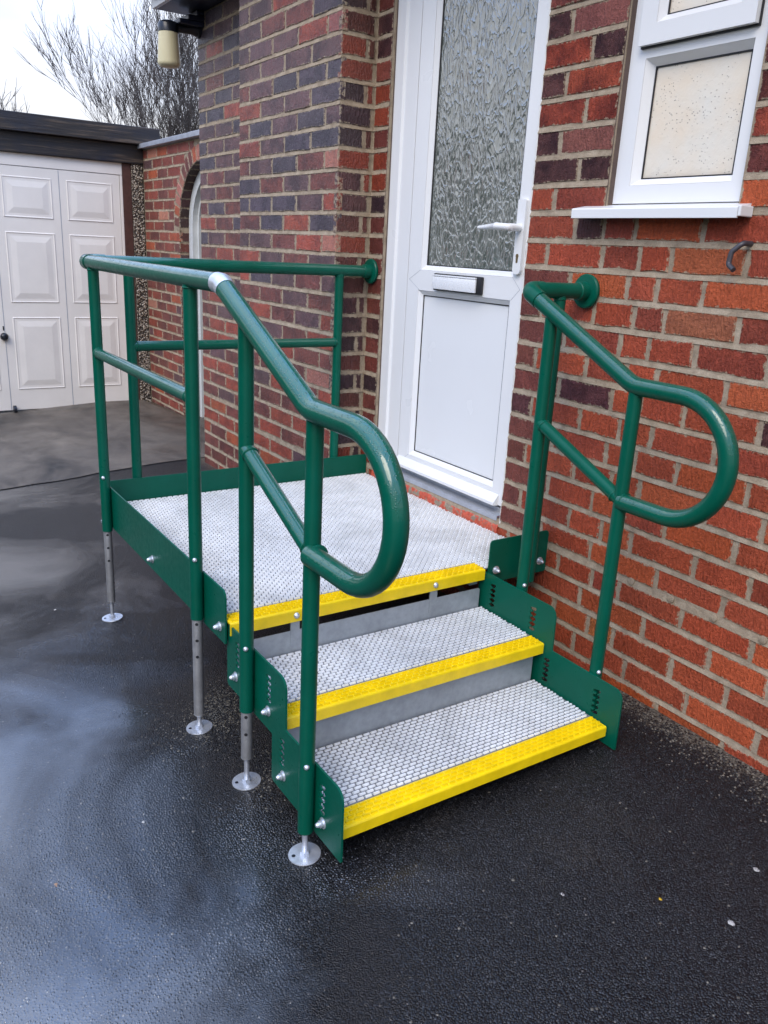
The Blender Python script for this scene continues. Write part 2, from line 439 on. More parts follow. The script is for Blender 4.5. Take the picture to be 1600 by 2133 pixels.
# ------------------------------------------------------------------ ground
def gz(x, y):
    z = -0.330 + .063*min(0, max(y, -8)) + min(0., max(x, -9)-1.5)*.028
    return z
def lines(segs):
    out = []
    for a, b, st in segs:
        n = max(1, int(round((b-a)/st))); out += [a+(b-a)*i/n for i in range(n)]
    return out+[segs[-1][1]]
gx = lines([(-400, -40, 60), (-40, -10, 5), (-10, -2, .5), (-2, 3.5, .25), (3.5, 12, 1), (12, 60, 8), (60, 400, 60)])
gy = lines([(-400, -60, 60), (-60, -10, 6), (-10, -3, .6), (-3, .6, .3), (.6, 12, 1), (12, 60, 6), (60, 400, 60)])
g = MB(); nx = len(gx)
for y in gy:
    for x in gx: g.v.append(Vector((x, y, gz(x, y))))
for j in range(len(gy)-1):
    for i in range(nx-1): g.f.append((j*nx+i, j*nx+i+1, (j+1)*nx+i+1, (j+1)*nx+i))
tag(g.build('ground', 'tarmac', smooth=60, fix=False), 'wet black tarmac drive around the green steps', kind='structure')
# the stones that stand proud of the bitumen, where the drive is near enough to see them
def grit():
    import numpy as np
    rs = np.random.RandomState(4); sp = .0066
    xs_ = np.arange(-.2, 3.0, sp); ys_ = np.arange(-2.6, .0, sp*.866)
    GX_, GY_ = np.meshgrid(xs_, ys_); GX_ = GX_ + (np.arange(len(ys_)) % 2)[:, None]*sp/2
    x = (GX_ + rs.uniform(-.33, .33, GX_.shape)*sp).ravel(); y = (GY_ + rs.uniform(-.33, .33, GX_.shape)*sp).ravel()
    z = -0.330 + .063*np.minimum(0, y) + np.minimum(0., x-1.5)*.028
    q = np.stack([x-CAM.x, y-CAM.y, z-CAM.z], 1); dz = q @ np.array(FW)
    u = 800 + FPX*(q @ np.array(RT))/dz; v = 1066.5 - FPX*(q @ np.array(UP))/dz
    keep = (dz > .3) & (dz < 3.3) & (u > -140) & (u < 1740) & (v < 2330) & (v > 1000)
    x, y, z, dz = x[keep], y[keep], z[keep], dz[keep]
    n = len(x)
    patch = np.array([noise.noise(Vector((a*1.8, b*1.8, 5.)))+.7*noise.noise(Vector((a*5, b*5, 1.))) for a, b in zip(x[::8], y[::8])])
    patch = np.repeat(patch, 8)[:n]
    film = np.clip((-.55*y - .08*x + .45 + .62*patch - .85)/.42, 0, 1)     # where the water film covers the grain
    keep = (rs.rand(n) > film*.6) & (rs.rand(n) < np.clip((3.3-dz)/.9, 0, 1))
    x, y, z, film, dz = x[keep], y[keep], z[keep], film[keep], dz[keep]; n = len(x)
    h = rs.uniform(.0012, .0034, n)*(1-.87*film)*np.clip((3.3-dz)/1.3, .15, 1); r = rs.uniform(.0026, .0043, n); a0 = rs.uniform(0, 6.283, n)
    k = 6; ring = np.zeros((n, k+1, 3))
    for i in range(k):
        a = a0 + 2*np.pi*i/k; rr = r*rs.uniform(.72, 1.25, n)
        ring[:, i, 0] = x + rr*np.cos(a); ring[:, i, 1] = y + rr*np.sin(a); ring[:, i, 2] = z - .0006
    ring[:, k, 0] = x + r*rs.uniform(-.35, .35, n); ring[:, k, 1] = y + r*rs.uniform(-.35, .35, n); ring[:, k, 2] = z + h
    co = ring.reshape(-1, 3); base = (np.arange(n)*(k+1))[:, None]
    tri = np.stack([np.stack([base[:, 0]+i, base[:, 0]+(i+1) % k, base[:, 0]+k], 1) for i in range(k)], 1).reshape(-1)
    me = bpy.data.meshes.new('tarmac_grit'); me.vertices.add(len(co)); me.vertices.foreach_set('co', co.ravel())
    nt = len(tri)//3; me.loops.add(len(tri)); me.loops.foreach_set('vertex_index', tri.astype(np.int32))
    me.polygons.add(nt); me.polygons.foreach_set('loop_start', np.arange(nt, dtype=np.int32)*3)
    me.update(); me.validate()
    t = rs.rand(n); val = np.where(t < .80, rs.uniform(.004, .011, n), np.where(t < .996, rs.uniform(.012, .030, n), rs.uniform(.06, .18, n)))
    dust = np.exp(-(((x-.90)**2+(y+1.02)**2)/.015)) + .7*np.exp(-(((x-1.25)**2+(y+.99)**2)/.006)) + np.clip((y+.07+.05*rs.randn(n))/.07, 0, 1)
    val = np.where(rs.rand(n) < dust*.9, rs.uniform(.05, .16, n), val)
    warm = np.where(val > .035, 1., 0.)
    c = np.stack([val*(1+.12*warm), val, val*(1.06-.28*warm), film], 1); c = np.repeat(c, k+1, 0).ravel()
    ca = me.color_attributes.new('Col', 'FLOAT_COLOR', 'POINT'); ca.data.foreach_set('color', c)
    tt = NT('tarmac_stone'); at = tt.new('ShaderNodeVertexColor'); at.layer_name = 'Col'
    me.materials.append(tt.set(Base_Color=at.outputs['Color'], Roughness=.30, Specular_IOR_Level=.42, Coat_Weight=film_nodes(tt, tt.pos())[0], Coat_Roughness=.2, Coat_IOR=2.3))
    me.shade_smooth()
    o = bpy.data.objects.new('tarmac_grit', me); col.objects.link(o)
    return tag(o, 'coarse wet black stones standing proud in the near tarmac', 'grit', kind='stuff')
grit()
# concrete apron in front of the garage, with a ragged front edge
ap = MB(); ys = [(-6+ .12*i) for i in range(int(6.45/.12)+1)]
xs = [0, .15, .5, 1, 1.5, 2, 2.5]
for y in ys:
    e = -1.85 + .045*noise.noise(Vector((y*1.4, 0, 0))) + .03*noise.noise(Vector((y*9, 2, 0)))
    for t in xs:
        x = e - t*(e+4.2)/-2.5*-1 if False else e + (-4.2-e)*t/2.5
        ap.v.append(Vector((x, y, gz(x, y)+.004 + (.012 if t > 0 else 0))))
n = len(xs)
for j in range(len(ys)-1):
    for i in range(n-1): ap.f.append((j*n+i, j*n+i+1, (j+1)*n+i+1, (j+1)*n+i))
tag(ap.build('concrete_apron', 'concrete', smooth=60), 'pale brown damp concrete apron before the white garage door', kind='structure')

# ------------------------------------------------------------------ bricks
CH = .075; T = .0116
def brick_geo(L, H, D, seed):
    r = random.Random(seed); nb = max(2, min(5, int(L/.040)))
    j = lambda a: r.uniform(-a, a)
    out = []
    for i in range(nb): out.append((-L/2 + L*i/nb, -H/2))
    for i in range(2): out.append((L/2, -H/2 + H*i/2))
    for i in range(nb): out.append((L/2 - L*i/nb, H/2))
    for i in range(2): out.append((-L/2, H/2 - H*i/2))
    out = [(a + j(.0020), b + j(.0024)) for a, b in out]
    n = len(out); vs = []; w0 = r.uniform(-.0016, .0016); tx, ty = j(.012), j(.03)
    ins = lambda a, b, s: (a - math.copysign(min(s, abs(a)*.8), a), b - math.copysign(min(s, abs(b)*.8), b))
    for a, b in out: vs.append((a, b, -D))
    for a, b in out: vs.append((a, b, w0-.0032 + a*tx*.3 + b*ty*.3))
    for a, b in out: vs.append((*ins(a, b, .0028), w0-.0002 + a*tx*.3 + b*ty*.3 + j(.0006)))
    for a, b in out: vs.append((*ins(a, b, .014), w0 + a*tx*.3 + b*ty*.3 + j(.0004)))
    fs = []
    for k in range(3):
        for i in range(n):
            fs.append((k*n+i, k*n+(i+1) % n, (k+1)*n+(i+1) % n, (k+1)*n+i))
    fs.append(tuple(range(3*n, 4*n)))
    return vs, fs, [1.]*(3*n) + [0.]*n
class Bricks:
    def __init__(s, owner): s.items = []; s.owner = owner
    def add(s, wall, P, U, V, W, u0, u1, v0, v1, c, dark):
        if u1-u0 < .012 or v1-v0 < .012: return
        ctr = P + U*((u0+u1)/2) + V*((v0+v1)/2)
        q = px(ctr); area = 0
        if q and -60 < q[0] < 1660 and -60 < q[1] < 2190: area = (u1-u0)*(v1-v0)*abs(W.dot((CAM-ctr).normalized()))/q[2]**2
        s.items.append((area, wall, ctr, U, V, W, u1-u0, v1-v0, tuple(c)+(dark,)))
    def emit(s, limit, restname):
        s.items.sort(key=lambda t: -t[0]); rest = MB(); rest.c = []; rest.e = []
        for i, (area, wall, ctr, U, V, W, L, H, c) in enumerate(s.items):
            vs, fs, ed = brick_geo(L, H, .022, 1000+i)
            pts = [ctr + U*a + V*b + W*w for a, b, w in vs]
            if area > 0 and i < limit:
                mb = MB(); mb.v = pts; mb.f = fs; mb.c = [c]*len(pts); mb.e = ed
                mb.build('brick', 'brick', wall, origin=ctr)
            else:
                rest.add(pts, fs); rest.c += [c]*len(pts); rest.e += ed
        if rest.v: tag(rest.build(restname, 'brick', s.owner), kind='stuff')
def jit(c, r, a=.13):
    k = 1 + r.uniform(-a, a); return (c[0]*k*(1+r.uniform(-.06, .06)), c[1]*k, c[2]*k*(1+r.uniform(-.06, .06)))
ORANGE = (.47, .100, .038); RED = (.385, .072, .038); BROWN = (.215, .058, .043); DARK = (.105, .042, .040); PINK = (.30, .105, .085)
NAVY = (.085, .060, .080); PURPLE = (.150, .070, .072); SALMON = (.46, .17, .12)
def pick(r, tbl):
    t = r.random()*sum(w for w, *_ in tbl)
    for w, c, d in tbl:
        t -= w
        if t <= 0: return jit(c, r), d
    return jit(tbl[-1][1], r), tbl[-1][2]
def col_door(r, z):
    if z < .60: return pick(r, [(5, ORANGE, .2), (7, (.42, .083, .038), .25), (3, (.34, .068, .037), .3)])
    if z < .98: return pick(r, [(4, ORANGE, .25), (7, (.40, .077, .038), .3), (3, (.31, .064, .038), .4)])
    return pick(r, [(4, RED, .9), (1.5, PINK, .4), (4, BROWN, 1.), (3, DARK, 1.)])
def col_pier(r, z):
    if z < .45: return pick(r, [(2, ORANGE, .5), (4, RED, .6), (4, BROWN, .7), (1, PURPLE, .6)])
    if z < .85: return pick(r, [(2, RED, .6), (5, BROWN, .7), (5, PURPLE, .7), (1, NAVY, .6)])
    return pick(r, [(1, RED, .8), (2, BROWN, .8), (5, PURPLE, .8), (5, NAVY, .8)])
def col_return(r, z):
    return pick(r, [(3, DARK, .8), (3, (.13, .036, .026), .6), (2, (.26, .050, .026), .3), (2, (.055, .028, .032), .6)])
def bed_strips(mb, P, U, W, u0, u1, zs, thick):
    """weather-struck bed joints: a sloping fillet of mortar along every course"""
    for z in zs:
        t = thick(z); n = max(1, int((u1-u0)/.035)); a = []
        for i in range(n+1):
            u = u0+(u1-u0)*i/n
            k = noise.noise(Vector((u*30+z*91, z*57, 3.1)))*.0012; k2 = noise.noise(Vector((u*45+z*31, z*17, 9.1)))*.0016
            a.append((P + U*u + Vector((0,0,z-t/2-.0022)) + W*(.0006+k), P + U*u + Vector((0,0,z+t/2+.0015+k2)) + W*(-.0034+k)))
        b = len(mb.v)
        for p, q in a: mb.v += [p, q, p - W*.01, q - W*.01]
        for i in range(n):
            o = b+4*i; mb.f.append((o, o+4, o+5, o+1)); mb.f.append((o+4, o, o+2, o+6)); mb.f.append((o+1, o+5, o+7, o+3))
thick = lambda z: .020 if abs(z) < .01 else T
X = Vector((1,0,0)); Y = Vector((0,1,0)); Z = Vector((0,0,1))
TOP = 1.95

house = thing('house', (0, 0, -.4), 'red brown brick house with white front door and small white window', 'house')
HB = Bricks(house)
# --- door wall (plane y = 0)
DX0, DX1, DZ0, DZ1 = .102, .895, -.005, 1.93
WX0, WX1, WZ0, WZ1 = 1.186, 1.592, .984, 1.93
mb = MB()
fn = lambda a, b, d: Vector((a, d, b))
mb.sheet([(-.01, -.75), (3.4, -.75), (3.4, TOP), (-.01, TOP)], [[(DX0+.004, DZ0), (DX0+.004, DZ1), (DX1-.004, DZ1), (DX1-.004, DZ0)], [(WX0+.003, WZ0), (WX0+.003, WZ1), (WX1-.003, WZ1), (WX1-.003, WZ0)]], fn, .0024, .10)
rows = range(-6, 26)
for a, b, lo, hi in ((.0, DX0, 0, 25), (0, 3.4, -6, 0), (DX1, 3.4, 0, 13), (DX1, WX0, 13, 25), (WX1, 3.4, 13, 25)):
    bed_strips(mb, Vector((0, 0, 0)), X, -Y, a, b, [k*CH for k in range(lo, hi+1) if not (k == 0 and lo == 0 and hi == 13) and not (k == 13 and lo == 13)], thick)
wall_door = tag(mb.build('wall', 'mortar', house), 'brick wall around the door and window')
PERP = {12: [1.085, 1.190, 1.300, 1.507, 1.72], 11: [.984, 1.196, 1.326, 1.426, 1.637], 10: [1.088, 1.299, 1.396, 1.534, 1.74], 9: [.983, 1.192, 1.335, 1.433, 1.645],
 8: [1.09, 1.299, 1.397, 1.539, 1.739], 7: [.982, 1.187, 1.334, 1.436, 1.643], 6: [1.091, 1.296, 1.397, 1.537, 1.747], 5: [.985, 1.191, 1.336, 1.447, 1.641], 4: [1.088, 1.303, 1.405, 1.542, 1.748],
 3: [.981, 1.19, 1.335, 1.433, 1.644, 1.803], 2: [1.093, 1.275, 1.397, 1.533, 1.742], 1: [.979, 1.196, 1.323, 1.432, 1.639, 1.801], 0: [1.085, 1.291, 1.532, 1.74],
 -1: [.065, .28, .495, .72, .94, 1.174, 1.312, 1.415, 1.628, 1.835], -2: [.17, .39, .61, .83, 1.065, 1.277, 1.517, 1.727, 1.897], -3: [.065, .28, .495, .72, .95, 1.178, 1.32, 1.42, 1.623, 1.794],
 -4: [.17, .39, .61, .84, 1.06, 1.275, 1.475, 1.686, 1.895], -5: [.065, .28, .495, .72, .95, 1.17, 1.37, 1.60, 1.81], -6: [.17, .39, .61, .84, 1.06, 1.275, 1.475, 1.686, 1.895]}
r = random.Random(21)
JAMB = (.215, .064, .048)
SPEC = {(8, 1.739): (DARK, .6), (6, 1.747): (DARK, .8), (6, 1.091): ((.13, .045, .048), .7), (12, 1.085): (DARK, .8), **{(k_, .895): (jit(JAMB, r), .5) for k_ in range(0, 11)}, (5, .895): ((.12, .044, .046), .6), (-3, 1.32): ((.46, .15, .05), .3), (-5, 1.37): ((.42, .085, .025), .5), (11, 1.426): ((.42, .11, .045), .2), (9, 1.433): ((.36, .12, .06), .3)}
def course(k, u0, u1, perps, Pt, U, W, wall, colf, z0=None, z1=None):
    za = k*CH + thick(k*CH)/2; zb = (k+1)*CH - thick((k+1)*CH)/2
    js = [u for u in perps if u0+.03 < u < u1-.03]
    e = [u0] + js + [u1]
    for i in range(len(e)-1):
        a = e[i] + (T/2 if i else 0); b = e[i+1] - (T/2 if i < len(e)-2 else 0)
        c, d = colf(r, k*CH)
        key = next((q for q in SPEC if q[0] == k and abs(q[1]-e[i]) < .012), None) if wall is wall_door else None
        if key: c, d = SPEC[key]
        HB.add(wall, Pt, U, Z, W, a, b, za, zb, c, d)
O = Vector((0, 0, 0))
for k in range(-6, 26):
    p = PERP.get(k)
    if p is None: p = [.990, 1.7, 1.9] if k % 2 else [1.075, 1.8, 2.0]
    while p[-1] < 3.2: p = p+[p[-1]+.215+r.uniform(-.006, .006)]
    if k < 0: course(k, .005, 3.3, p, O, X, -Y, wall_door, col_door)
    else:
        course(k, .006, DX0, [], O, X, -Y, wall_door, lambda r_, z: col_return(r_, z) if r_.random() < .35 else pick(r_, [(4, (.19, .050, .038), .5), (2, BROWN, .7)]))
        if k < 13: course(k, DX1, 3.3, p, O, X, -Y, wall_door, col_door)
        else:
            course(k, DX1, WX0, p, O, X, -Y, wall_door, col_door); course(k, WX1, 3.3, p, O, X, -Y, wall_door, col_door)
# --- chimney pier left of the door
PD = .146; PW = .89
mb = MB(); mb.box((-PW+.003, -PD+.0024, -.75), (-.0024, .05, TOP))
bed_strips(mb, Vector((0, -PD, 0)), X, -Y, -PW, -.001, [k*CH for k in range(-6, 26)], thick)
bed_strips(mb, Vector((0, 0, 0)), Y, X, -PD+.001, -.001, [k*CH for k in range(-6, 26)], thick)
pier = tag(mb.build('pier', 'mortar', house), 'projecting brick pier left of the door')
for k in range(-6, 26):
    half = [-PW+.1075, -PW+.3325, -PW+.5575, -.1075]; full = [-PW+.22, -PW+.445, -PW+.67]
    start = len(HB.items)
    pj = [u + r.uniform(-.004, .004) for u in (half if k % 2 else full)]
    course(k, -PW, -.0005, pj, Vector((0, -PD, 0)), X, -Y, pier, col_pier)
    if k in (11, 15, 21, 4):
        it = list(HB.items[-1]); it[8] = jit(SALMON if k != 21 else (.30, .09, .08), r, .05)+(.15,); HB.items[-1] = tuple(it)
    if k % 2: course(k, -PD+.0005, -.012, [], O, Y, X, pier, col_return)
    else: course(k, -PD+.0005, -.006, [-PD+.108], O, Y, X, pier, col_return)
    if k in (11, 15):
        it = list(HB.items[-1]); it[8] = (.26, .045, .022, .2); HB.items[-1] = tuple(it)
# --- wall between the pier and the house corner
LX = -1.737; LY = -.006
mb = MB(); mb.box((LX+.003, LY+.0024, -.75), (-PW+.02, .10, TOP))
mb.box((LX+.0045, .1, -.75), (LX+.11, 3.0, TOP))
bed_strips(mb, Vector((0, LY, 0)), X, -Y, LX+.001, -PW, [k*CH for k in range(-6, 26)], thick)
wall_left = tag(mb.build('wall', 'mortar', house), 'brick wall between the projecting pier and the house corner')
for k in range(-6, 26):
    f = [LX+.22, LX+.445, LX+.67]; h = [LX+.1075, LX+.3325, LX+.5575, LX+.7825]
    course(k, LX, -PW-.001, [u + r.uniform(-.004, .004) for u in (h if k % 2 else f)], Vector((0, LY, 0)), X, -Y, wall_left, col_pier)
HB.emit(300, 'smaller_bricks')

# --- eaves: soffit, fascia, gutter, roof
mb = MB(); mb.box((LX-.06, -.20, TOP+.003), (3.4, .25, TOP+.018)); mb.build('soffit', 'navy', house)
mb = MB(); mb.box((LX-.06, -.222, TOP+.0), (3.4, -.2005, TOP+.16), .003); mb.build('fascia', 'upvc', house)
mb = MB()
for i in range(3):
    mb.box((LX-.02-.0, -.045*(3-i), TOP-.024*(3-i)), (LX+.10, -.0065, TOP-.024*(2-i)-.001), .004)
mb.build('corbel', 'navy', house)
gp = [(-.225-.055*(1-math.cos(a)), TOP+.10+.055-.055*math.sin(a)-.055) for a in [math.pi*i/10 for i in range(11)]]
mb = MB(); ring = [(-.2235 - .055 + .055*math.cos(a), TOP+.12 - .055*math.sin(a)) for a in [math.pi*i/12 for i in range(13)]]
inner = [(-.2235 - .055 + .050*math.cos(a), TOP+.12 - .050*math.sin(a)) for a in [math.pi*i/12 for i in range(13)]]
mb.sheet(ring + inner[::-1], [], lambda a, b, d: Vector((d, a, b)), LX-.16, 3.4); mb.build('gutter', 'black', house, smooth=40)
mb = MB(); mb.add([(LX-.12, -.24, TOP+.165), (3.4, -.24, TOP+.165), (3.4, 3.2, TOP+1.9), (LX-.12, 3.2, TOP+1.9), (LX-.12, -.24, TOP+.205), (3.4, -.24, TOP+.205), (3.4, 3.2, TOP+1.94), (LX-.12, 3.2, TOP+1.94)],
       [(0,1,2,3),(4,7,6,5),(0,4,5,1),(1,5,6,2),(2,6,7,3),(3,7,4,0)]); mb.build('roof', 'roof', house)

# --- front door
def bead_frame(mb, x0, x1, z0, z1, wL, wR, wB, wT, y, yi):
    """four mitred sloped beads: outer edge at y, inner edge at yi"""
    o = [(x0, z0), (x1, z0), (x1, z1), (x0, z1)]; i = [(x0+wL, z0+wB), (x1-wR, z0+wB), (x1-wR, z1-wT), (x0+wL, z1-wT)]
    for k in range(4):
        a, b = o[k], o[(k+1) % 4]; c, d = i[(k+1) % 4], i[k]
        mb.add([(a[0], y, a[1]), (b[0], y, b[1]), (c[0], yi, c[1]), (d[0], yi, d[1]), (a[0], y+.03, a[1]), (b[0], y+.03, b[1]), (c[0], y+.03, c[1]), (d[0], y+.03, d[1])],
               [(0,1,2,3),(4,7,6,5),(0,4,5,1),(1,5,6,2),(2,6,7,3),(3,7,4,0)])
YF = .018
LF0, LF1 = .253, .876           # leaf
GX0, GX1, GZ0, GZ1 = .350, .808, .806, 1.86
PX0, PX1, PZ0, PZ1 = .342, .806, .122, .700
LB = .052
mb = MB()                        # leaf: stiles and rails around the glass and the panel
mb.sheet([(LF0+.002, LB), (LF1, LB), (LF1, 1.89), (LF0+.002, 1.89)],
         [[(GX0-.018, GZ0-.018), (GX0-.018, GZ1+.018), (GX1+.018, GZ1+.018), (GX1+.018, GZ0-.018)],
          [(PX0-.018, PZ0-.018), (PX0-.018, PZ1+.018), (PX1+.018, PZ1+.018), (PX1+.018, PZ0-.018)]], fn, YF, YF+.05)
door = tag(mb.build('door', 'upvc', house), 'white plastic front door with leaf patterned glass above a plain panel')
mb = MB(); bead_frame(mb, GX0-.0175, GX1+.0175, GZ0-.0175, GZ1+.0175, .016, .016, .016, .016, YF+.0012, YF+.013); mb.build('glazing_bead', 'upvc', door)
mb = MB(); bead_frame(mb, PX0-.0175, PX1+.0175, PZ0-.0175, PZ1+.0175, .016, .016, .016, .016, YF+.0012, YF+.013); mb.build('panel_bead', 'upvc', door)
for (a, b, c, d, nm) in ((GX0-.003, GX1+.003, GZ0-.003, GZ1+.003, 'gasket'), (PX0-.003, PX1+.003, PZ0-.003, PZ1+.003, 'gasket')):
    mb = MB(); mb.sheet([(a, c), (b, c), (b, d), (a, d)], [[(a+.0045, c+.0045), (a+.0045, d-.0045), (b-.0045, d-.0045), (b-.0045, c+.0045)]], fn, YF+.0145, YF+.024); mb.build(nm, 'gasket', door)
mb = MB(); mb.box((GX0-.004, YF+.018, GZ0-.004), (GX1+.004, YF+.026, GZ1+.004)); mb.build('pane', 'leaf_glass', door)
mb = MB(); mb.box((PX0-.004, YF+.017, PZ0-.004), (PX1+.004, YF+.03, PZ1+.004)); mb.build('panel', 'upvc_panel', door)
# fine mitre lines of the mid rail
def strip(mb, p, q, w, y):
    p = Vector((p[0], 0, p[1])); q = Vector((q[0], 0, q[1])); d = (q-p).normalized(); nrm = Vector((-d.z, 0, d.x))*w/2
    c = [p-nrm, q-nrm, q+nrm, p+nrm]; mb.add([(v.x, y, v.z) for v in c] + [(v.x, y+.003, v.z) for v in c], [(0,1,2,3),(0,4,5,1),(1,5,6,2),(2,6,7,3),(3,7,4,0)])
mb = MB()
for s, xe, xs_ in ((1, LF0+.012, GX0-.018), (-1, LF1-.012, GX1+.018)):
    strip(mb, (xe, .753), (xs_, GZ0-.018), .0011, YF-.0004); strip(mb, (xe, .753), (xs_, PZ1+.018), .0011, YF-.0004)
strip(mb, (LF0+.004, LB+.006), (PX0-.018, PZ0-.018), .0011, YF-.0004)
mb.build('mitre_line', 'alu', door)
mb = MB()                        # drip bar along the foot of the leaf
mb.add([(LF0+.006, YF-.0002, .088), (LF1-.018, YF-.0002, .088), (LF1-.018, YF-.021, .062), (LF0+.006, YF-.021, .062), (LF0+.006, YF-.021, .052), (LF1-.018, YF-.021, .052), (LF0+.006, YF-.0002, .050), (LF1-.018, YF-.0002, .050)],
       [(0,1,2,3),(3,2,5,4),(4,5,7,6),(0,3,4,6),(1,7,5,2)]); mb.build('drip_bar', 'upvc', door)
# outer frame: outer leg, sloped step, inner leg
mb = MB()
def frame_leg(mb, x0, x1):
    prof = [(x0, YF-.002), (x0+.055, YF-.002), (x0+.062, YF+.006), (x0+.088, YF+.006), (x0+.094, YF+.001), (x1-.003, YF+.001), (x1-.003, YF+.05), (x0, YF+.05)]
    mb.sheet(prof, [], lambda a, b, d: Vector((a, b, d)), .0, 1.93)
frame_leg(mb, .104, LF0)
mb.box((LF1+.003, YF-.003, .0), (DX1+.012, YF+.05, 1.93)); mb.box((LF0-.003, YF+.0005, 1.893), (LF1+.003, YF+.05, 1.93))
mb.build('door_frame', 'upvc', door)
mb = MB(); mb.sheet([(LF0-.0028, .045), (LF1+.003, .045), (LF1+.003, 1.893), (LF0-.0028, 1.893)], [[(LF0+.012, .065), (LF0+.012, 1.875), (LF1-.012, 1.875), (LF1-.012, .065)]], fn, YF+.010, YF+.012); mb.v = [v + Vector((0, .0, 0)) for v in mb.v]; mb.build('door_seal', 'gasket', door)
mb = MB()
mb.add([(LF0-.003, YF+.04, .040), (LF1+.003, YF+.04, .040), (LF0-.003, YF+.012, .040), (LF1+.003, YF+.012, .040), (LF0-.003, YF+.012, .026), (LF1+.003, YF+.012, .026),
        (LF0-.003, YF-.018, .020), (LF1+.003, YF-.018, .020), (LF0-.003, YF-.018, .004), (LF1+.003, YF-.018, .004)], [(0,1,3,2),(2,3,5,4),(4,5,7,6),(6,7,9,8)])
mb.build('threshold', 'alu', door, fix=False)
mb = MB(); n_ = 60                # wavy sealant bead at the right jamb and brown reveal at the left
for i in range(n_+1):
    z = .0+1.92*i/n_; k = .0028*noise.noise(Vector((0, 0, z*26)))+.0012*noise.noise(Vector((4, 0, z*70)))
    mb.v += [Vector((DX1-.010, YF-.0045, z)), Vector((DX1-.0005+k, -.001, z)), Vector((DX1+.004+k, .0046, z))]
for i in range(n_): o = 3*i; mb.f += [(o, o+1, o+4, o+3), (o+1, o+2, o+5, o+4)]
mb.build('sealant', 'sealant', door, smooth=60, fix=False)
mb = MB(); mb.add([(DX0, .001, 0), (DX0+.006, YF-.001, 0), (DX0+.006, YF-.001, 1.93), (DX0, .001, 1.93), (DX0-.004, .02, 0), (DX0-.004, .02, 1.93)], [(0,1,2,3), (0,3,5,4)]); mb.build('reveal', 'brown', door)
# letter plate
mb = MB(); mb.box((.428, YF-.012, .7245), (.690, YF-.0003, .7815), .004); lp = mb.build('letter_plate', 'gasket', door, smooth=40)
mb = MB(); mb.box((.433, YF-.020, .729), (.668, YF-.0125, .772), .003); mb.box((.433, YF-.0215, .7725), (.668, YF-.0125, .7775), .001)
tag(mb.build('letter_flap', 'silver', door, smooth=40), 'polished silver letter flap')
# lever handle on a tall back plate
hp = round2d([(.833, .798), (.868, .798), (.868, 1.016), (.833, 1.016)], [.015, .015, .006, .006], 6)
mb = MB(); mb.sheet(hp, [], fn, YF-.012, YF-.0002); mb.build('handle_plate', 'upvc', door, smooth=40)
mb = MB(); mb.tube([(.851, YF-.011, .934), (.851, -.034, .934)], .011, 16)
lev = fillet([(.851, -.030, .934), (.851, -.042, .934), (.800, -.046, .936), (.712, -.040, .931)], [.010, .02], 6)
mb.tube(lev, [.0105]*(len(lev)-4)+[.0105, .0100, .0095, .006][:4] if len(lev) >= 4 else .01, 14)
mb.build('handle', 'upvc', door, smooth=60)
mb = MB(); kh = [(.8505+.0065*math.cos(a), .852+.0065*math.sin(a)) for a in [math.pi*(-.2+1.4*i/10) for i in range(11)]] + [(.8465, .832), (.8545, .832)]
mb.sheet(kh, [], fn, YF-.0128, YF-.0122); mb.build('keyhole', 'brass', door)
# red painted sill brickwork under the threshold
mb = MB(); N_ = 40
prof0 = [(-.004, -.060), (-.006, -.022), (.001, -.006), (.012, .0005), (.030, .003), (.05, .003), (.05, -.06)]
for i in range(N_+1):
    x = .106 + (DX1-.112)*i/N_
    for j, (y, z) in enumerate(prof0):
        d = .004*noise.noise(Vector((x*22, j*1.7, 0))) if j < 4 else 0
        mb.v.append(Vector((x, y+d, z+d*.5)))
k_ = len(prof0)
for i in range(N_):
    for j in range(k_-1): mb.f.append((i*k_+j, i*k_+j+1, (i+1)*k_+j+1, (i+1)*k_+j))
mb.f += [tuple(range(k_)), tuple(reversed(range(N_*k_, (N_+1)*k_)))]
tag(mb.build('door_sill', 'red_sill', house, smooth=50), 'sill with flaking red paint under the door')

# --- window
FX0, FX1, FZ0, FZ1 = 1.195, 1.590, .998, 1.92
PGX0, PGX1, PGZ0, PGZ1 = 1.263, 1.532, 1.060, 1.322
SX0, SX1, SZ0, SZ1 = 1.232, 1.556, 1.366, 1.90
SGX0, SGX1, SGZ0, SGZ1 = 1.298, 1.498, 1.428, 1.84
mb = MB()
mb.sheet([(FX0, FZ0), (FX1, FZ0), (FX1, FZ1), (FX0, FZ1)],
         [[(PGX0-.018, PGZ0-.018), (PGX0-.018, PGZ1+.018), (PGX1+.018, PGZ1+.018), (PGX1+.018, PGZ0-.018)], [(SX0+.01, SZ0+.01), (SX0+.01, SZ1-.01), (SX1-.01, SZ1-.01), (SX1-.01, SZ0+.01)]], fn, YF, YF+.06)
win = tag(mb.build('window', 'upvc', house), 'small white plastic window with frosted panes')
mb = MB(); bead_frame(mb, PGX0-.0175, PGX1+.0175, PGZ0-.0175, PGZ1+.0175, .016, .016, .016, .016, YF+.001, YF+.022); mb.build('glazing_bead', 'upvc', win)
mb = MB(); a, b, c, d = PGX0-.003, PGX1+.003, PGZ0-.003, PGZ1+.003
mb.sheet([(a, c), (b, c), (b, d), (a, d)], [[(a+.005, c+.005), (a+.005, d-.005), (b-.005, d-.005), (b-.005, c+.005)]], fn, YF+.0225, YF+.03); mb.build('gasket', 'gasket', win)
mb = MB(); mb.box((a, YF+.026, c), (b, YF+.034, d)); mb.build('pane', 'drop_glass', win)
